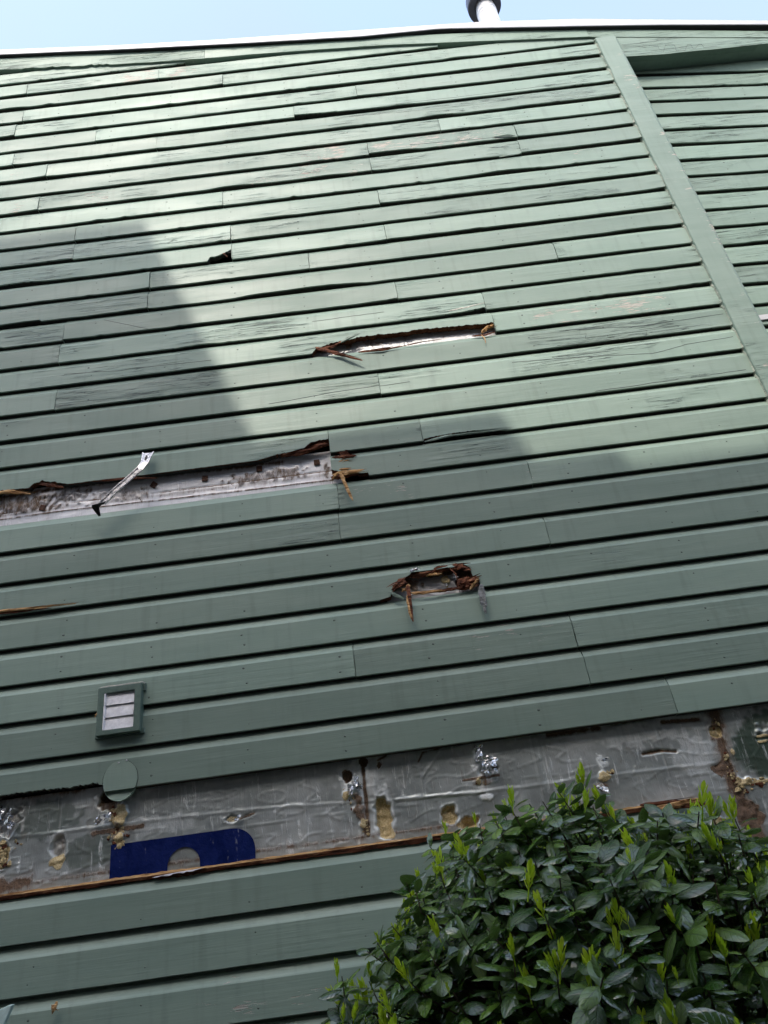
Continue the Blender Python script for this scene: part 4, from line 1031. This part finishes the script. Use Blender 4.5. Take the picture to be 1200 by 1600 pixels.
for layer, tw in enumerate((outer, inner, inner2)):
    for p, a, nrm in tw:
        s1 = a.orthogonal().normalized(); s2 = a.cross(s1)
        big = rr.uniform(.82, 1.18); nl = rr.randint(6, 9) if layer == 0 else rr.randint(5, 7)
        a0 = rr.random()*6.28
        for j in range(nl):
            t = j/nl; az = a0+j*2.4; ang = math.radians(102-46*t+rr.gauss(0, 15)); rad = s1*math.cos(az)+s2*math.sin(az)
            d = (rad*math.sin(ang)+a*math.cos(ang)).normalized(); n = (a-d*a.dot(d)); n = n.normalized() if n.length > .05 else rad*-1
            n = (n+Vector((rr.gauss(0, .25), rr.gauss(0, .25), rr.gauss(0, .25)))).normalized(); n = (n-d*n.dot(d)).normalized()
            L = rr.uniform(.046, .078)*big*(1-.35*(t > .8))
            base = p-a*(.055*(1-t))+rad*.004
            if base.y+d.y*L > -.02: continue
            leaves.append((base, d, n, L, rr.randrange(6), layer))
        stems.append((p, a))
        if layer == 0:
            pr_ = .44
            if rr.random() < pr_:
                for _ in range(rr.choice((1, 1, 1, 2, 3))):
                    dd = (a*.5+Vector((rr.gauss(0, .28), rr.gauss(0, .28), .8))).normalized()
                    shoots.append((p+Vector((rr.gauss(0, .008), rr.gauss(0, .008), 0)), dd, rr.choice((.028, .038, .048, .058, .07))*rr.uniform(.8, 1.2), rr.randrange(4)))
def frame(base, d, n, L):
    s = n.cross(d)
    return Matrix(((d.x*L, s.x*L, n.x*L, base.x), (d.y*L, s.y*L, n.y*L, base.y), (d.z*L, s.z*L, n.z*L, base.z), (0, 0, 0, 1)))
# the leaves that show largest become single parts
sc_ = []
for i, (b, d, n, L, q, ly) in enumerate(leaves):
    c = b+d*L*.5; px, py, k = project(c)
    if ly or not (0 < px < 1200 and 0 < py < 1600): continue
    v = (CAM-c).normalized(); sc_.append((-(L/k)**2*(.2+abs(v.dot(n)))*(1 if v.dot(n) > 0 else .6), i))
sc_.sort(); single = set(i for _, i in sc_[:300])
inv = Matrix.Translation(-Vector((BC.x, BC.y, 0)))
V, F, AC, AL, RN = [], [], [], [], []
for i, (b, d, n, L, q, ly) in enumerate(leaves):
    M = frame(b, d, n, L); me, lv, lf, la, ll = leaf_meshes[q]
    if i in single:
        o = bpy.data.objects.new('leaf', me); COL.objects.link(o); o.parent = shrub; o.matrix_local = inv @ M
    else:
        o0 = len(V); V += [tuple(inv @ M @ Vector(v)) for v in lv]; F += [tuple(x+o0 for x in f) for f in lf]; AC += la; AL += ll; RN += [rr.random()]*len(lv)
me = bpy.data.meshes.new('foliage'); me.from_pydata(V, [], F); me.materials.append(LEAF); me.polygons.foreach_set('use_smooth', [True]*len(me.polygons))
for nm, a in (('across', AC), ('along', AL), ('rnd', RN)):
    at = me.attributes.new(nm, 'FLOAT', 'POINT'); at.data.foreach_set('value', np.asarray(a, dtype=np.float32))
me.update()
fo_ = bpy.data.objects.new('foliage', me); COL.objects.link(fo_); fo_.parent = shrub; fo_['kind'] = 'stuff'
for p, d, L, q in shoots:
    s = d.orthogonal().normalized(); t = d.cross(s); az = rr.random()*6.28; s, t = s*math.cos(az)+t*math.sin(az), t*math.cos(az)-s*math.sin(az)
    px, py, k = project(p)
    if not (-150 < px < 1350 and 0 < py < 1750): continue
    M = Matrix(((s.x*L, t.x*L, d.x*L, p.x), (s.y*L, t.y*L, d.y*L, p.y), (s.z*L, t.z*L, d.z*L, p.z), (0, 0, 0, 1)))
    o = bpy.data.objects.new('new_shoot', shoot_meshes[q]); COL.objects.link(o); o.parent = shrub; o.matrix_local = inv @ M
# twigs and stems
V, F = [], []
def stick(p, q, r0, r1):
    d = (q-p).normalized(); s = d.orthogonal().normalized(); t = d.cross(s); b = len(V)
    for c, r in ((p, r0), (q, r1)):
        for k in range(4): V.append(tuple(c+s*(r*math.cos(k*1.571))+t*(r*math.sin(k*1.571))-Vector((BC.x, BC.y, 0))))
    for k in range(4): F.append((b+k, b+(k+1) % 4, b+4+(k+1) % 4, b+4+k))
for p, a in stems:
    m = BC+(p-BC)*.72; e = p-a*.06
    stick(p, e, .0014, .0022); stick(e, m, .0022, .004)
for i in range(14):
    a = i*2.4; t = BC+Vector((math.cos(a)*.6, math.sin(a)*.55, .1+.3*rr.random())); m = Vector((BC.x+math.cos(a)*.15, BC.y+math.sin(a)*.15, .4))
    stick(Vector((BC.x+math.cos(a)*.06, BC.y+math.sin(a)*.06, 0)), m, .018, .014); stick(m, t, .014, .005)
me = bpy.data.meshes.new('stems'); me.from_pydata(V, [], F); me.materials.append(BARK)
so_ = bpy.data.objects.new('stems', me); COL.objects.link(so_); so_.parent = shrub; so_['kind'] = 'stuff'
print('leaves', len(leaves), 'shoots', len(shoots), 'boards', len(boards))
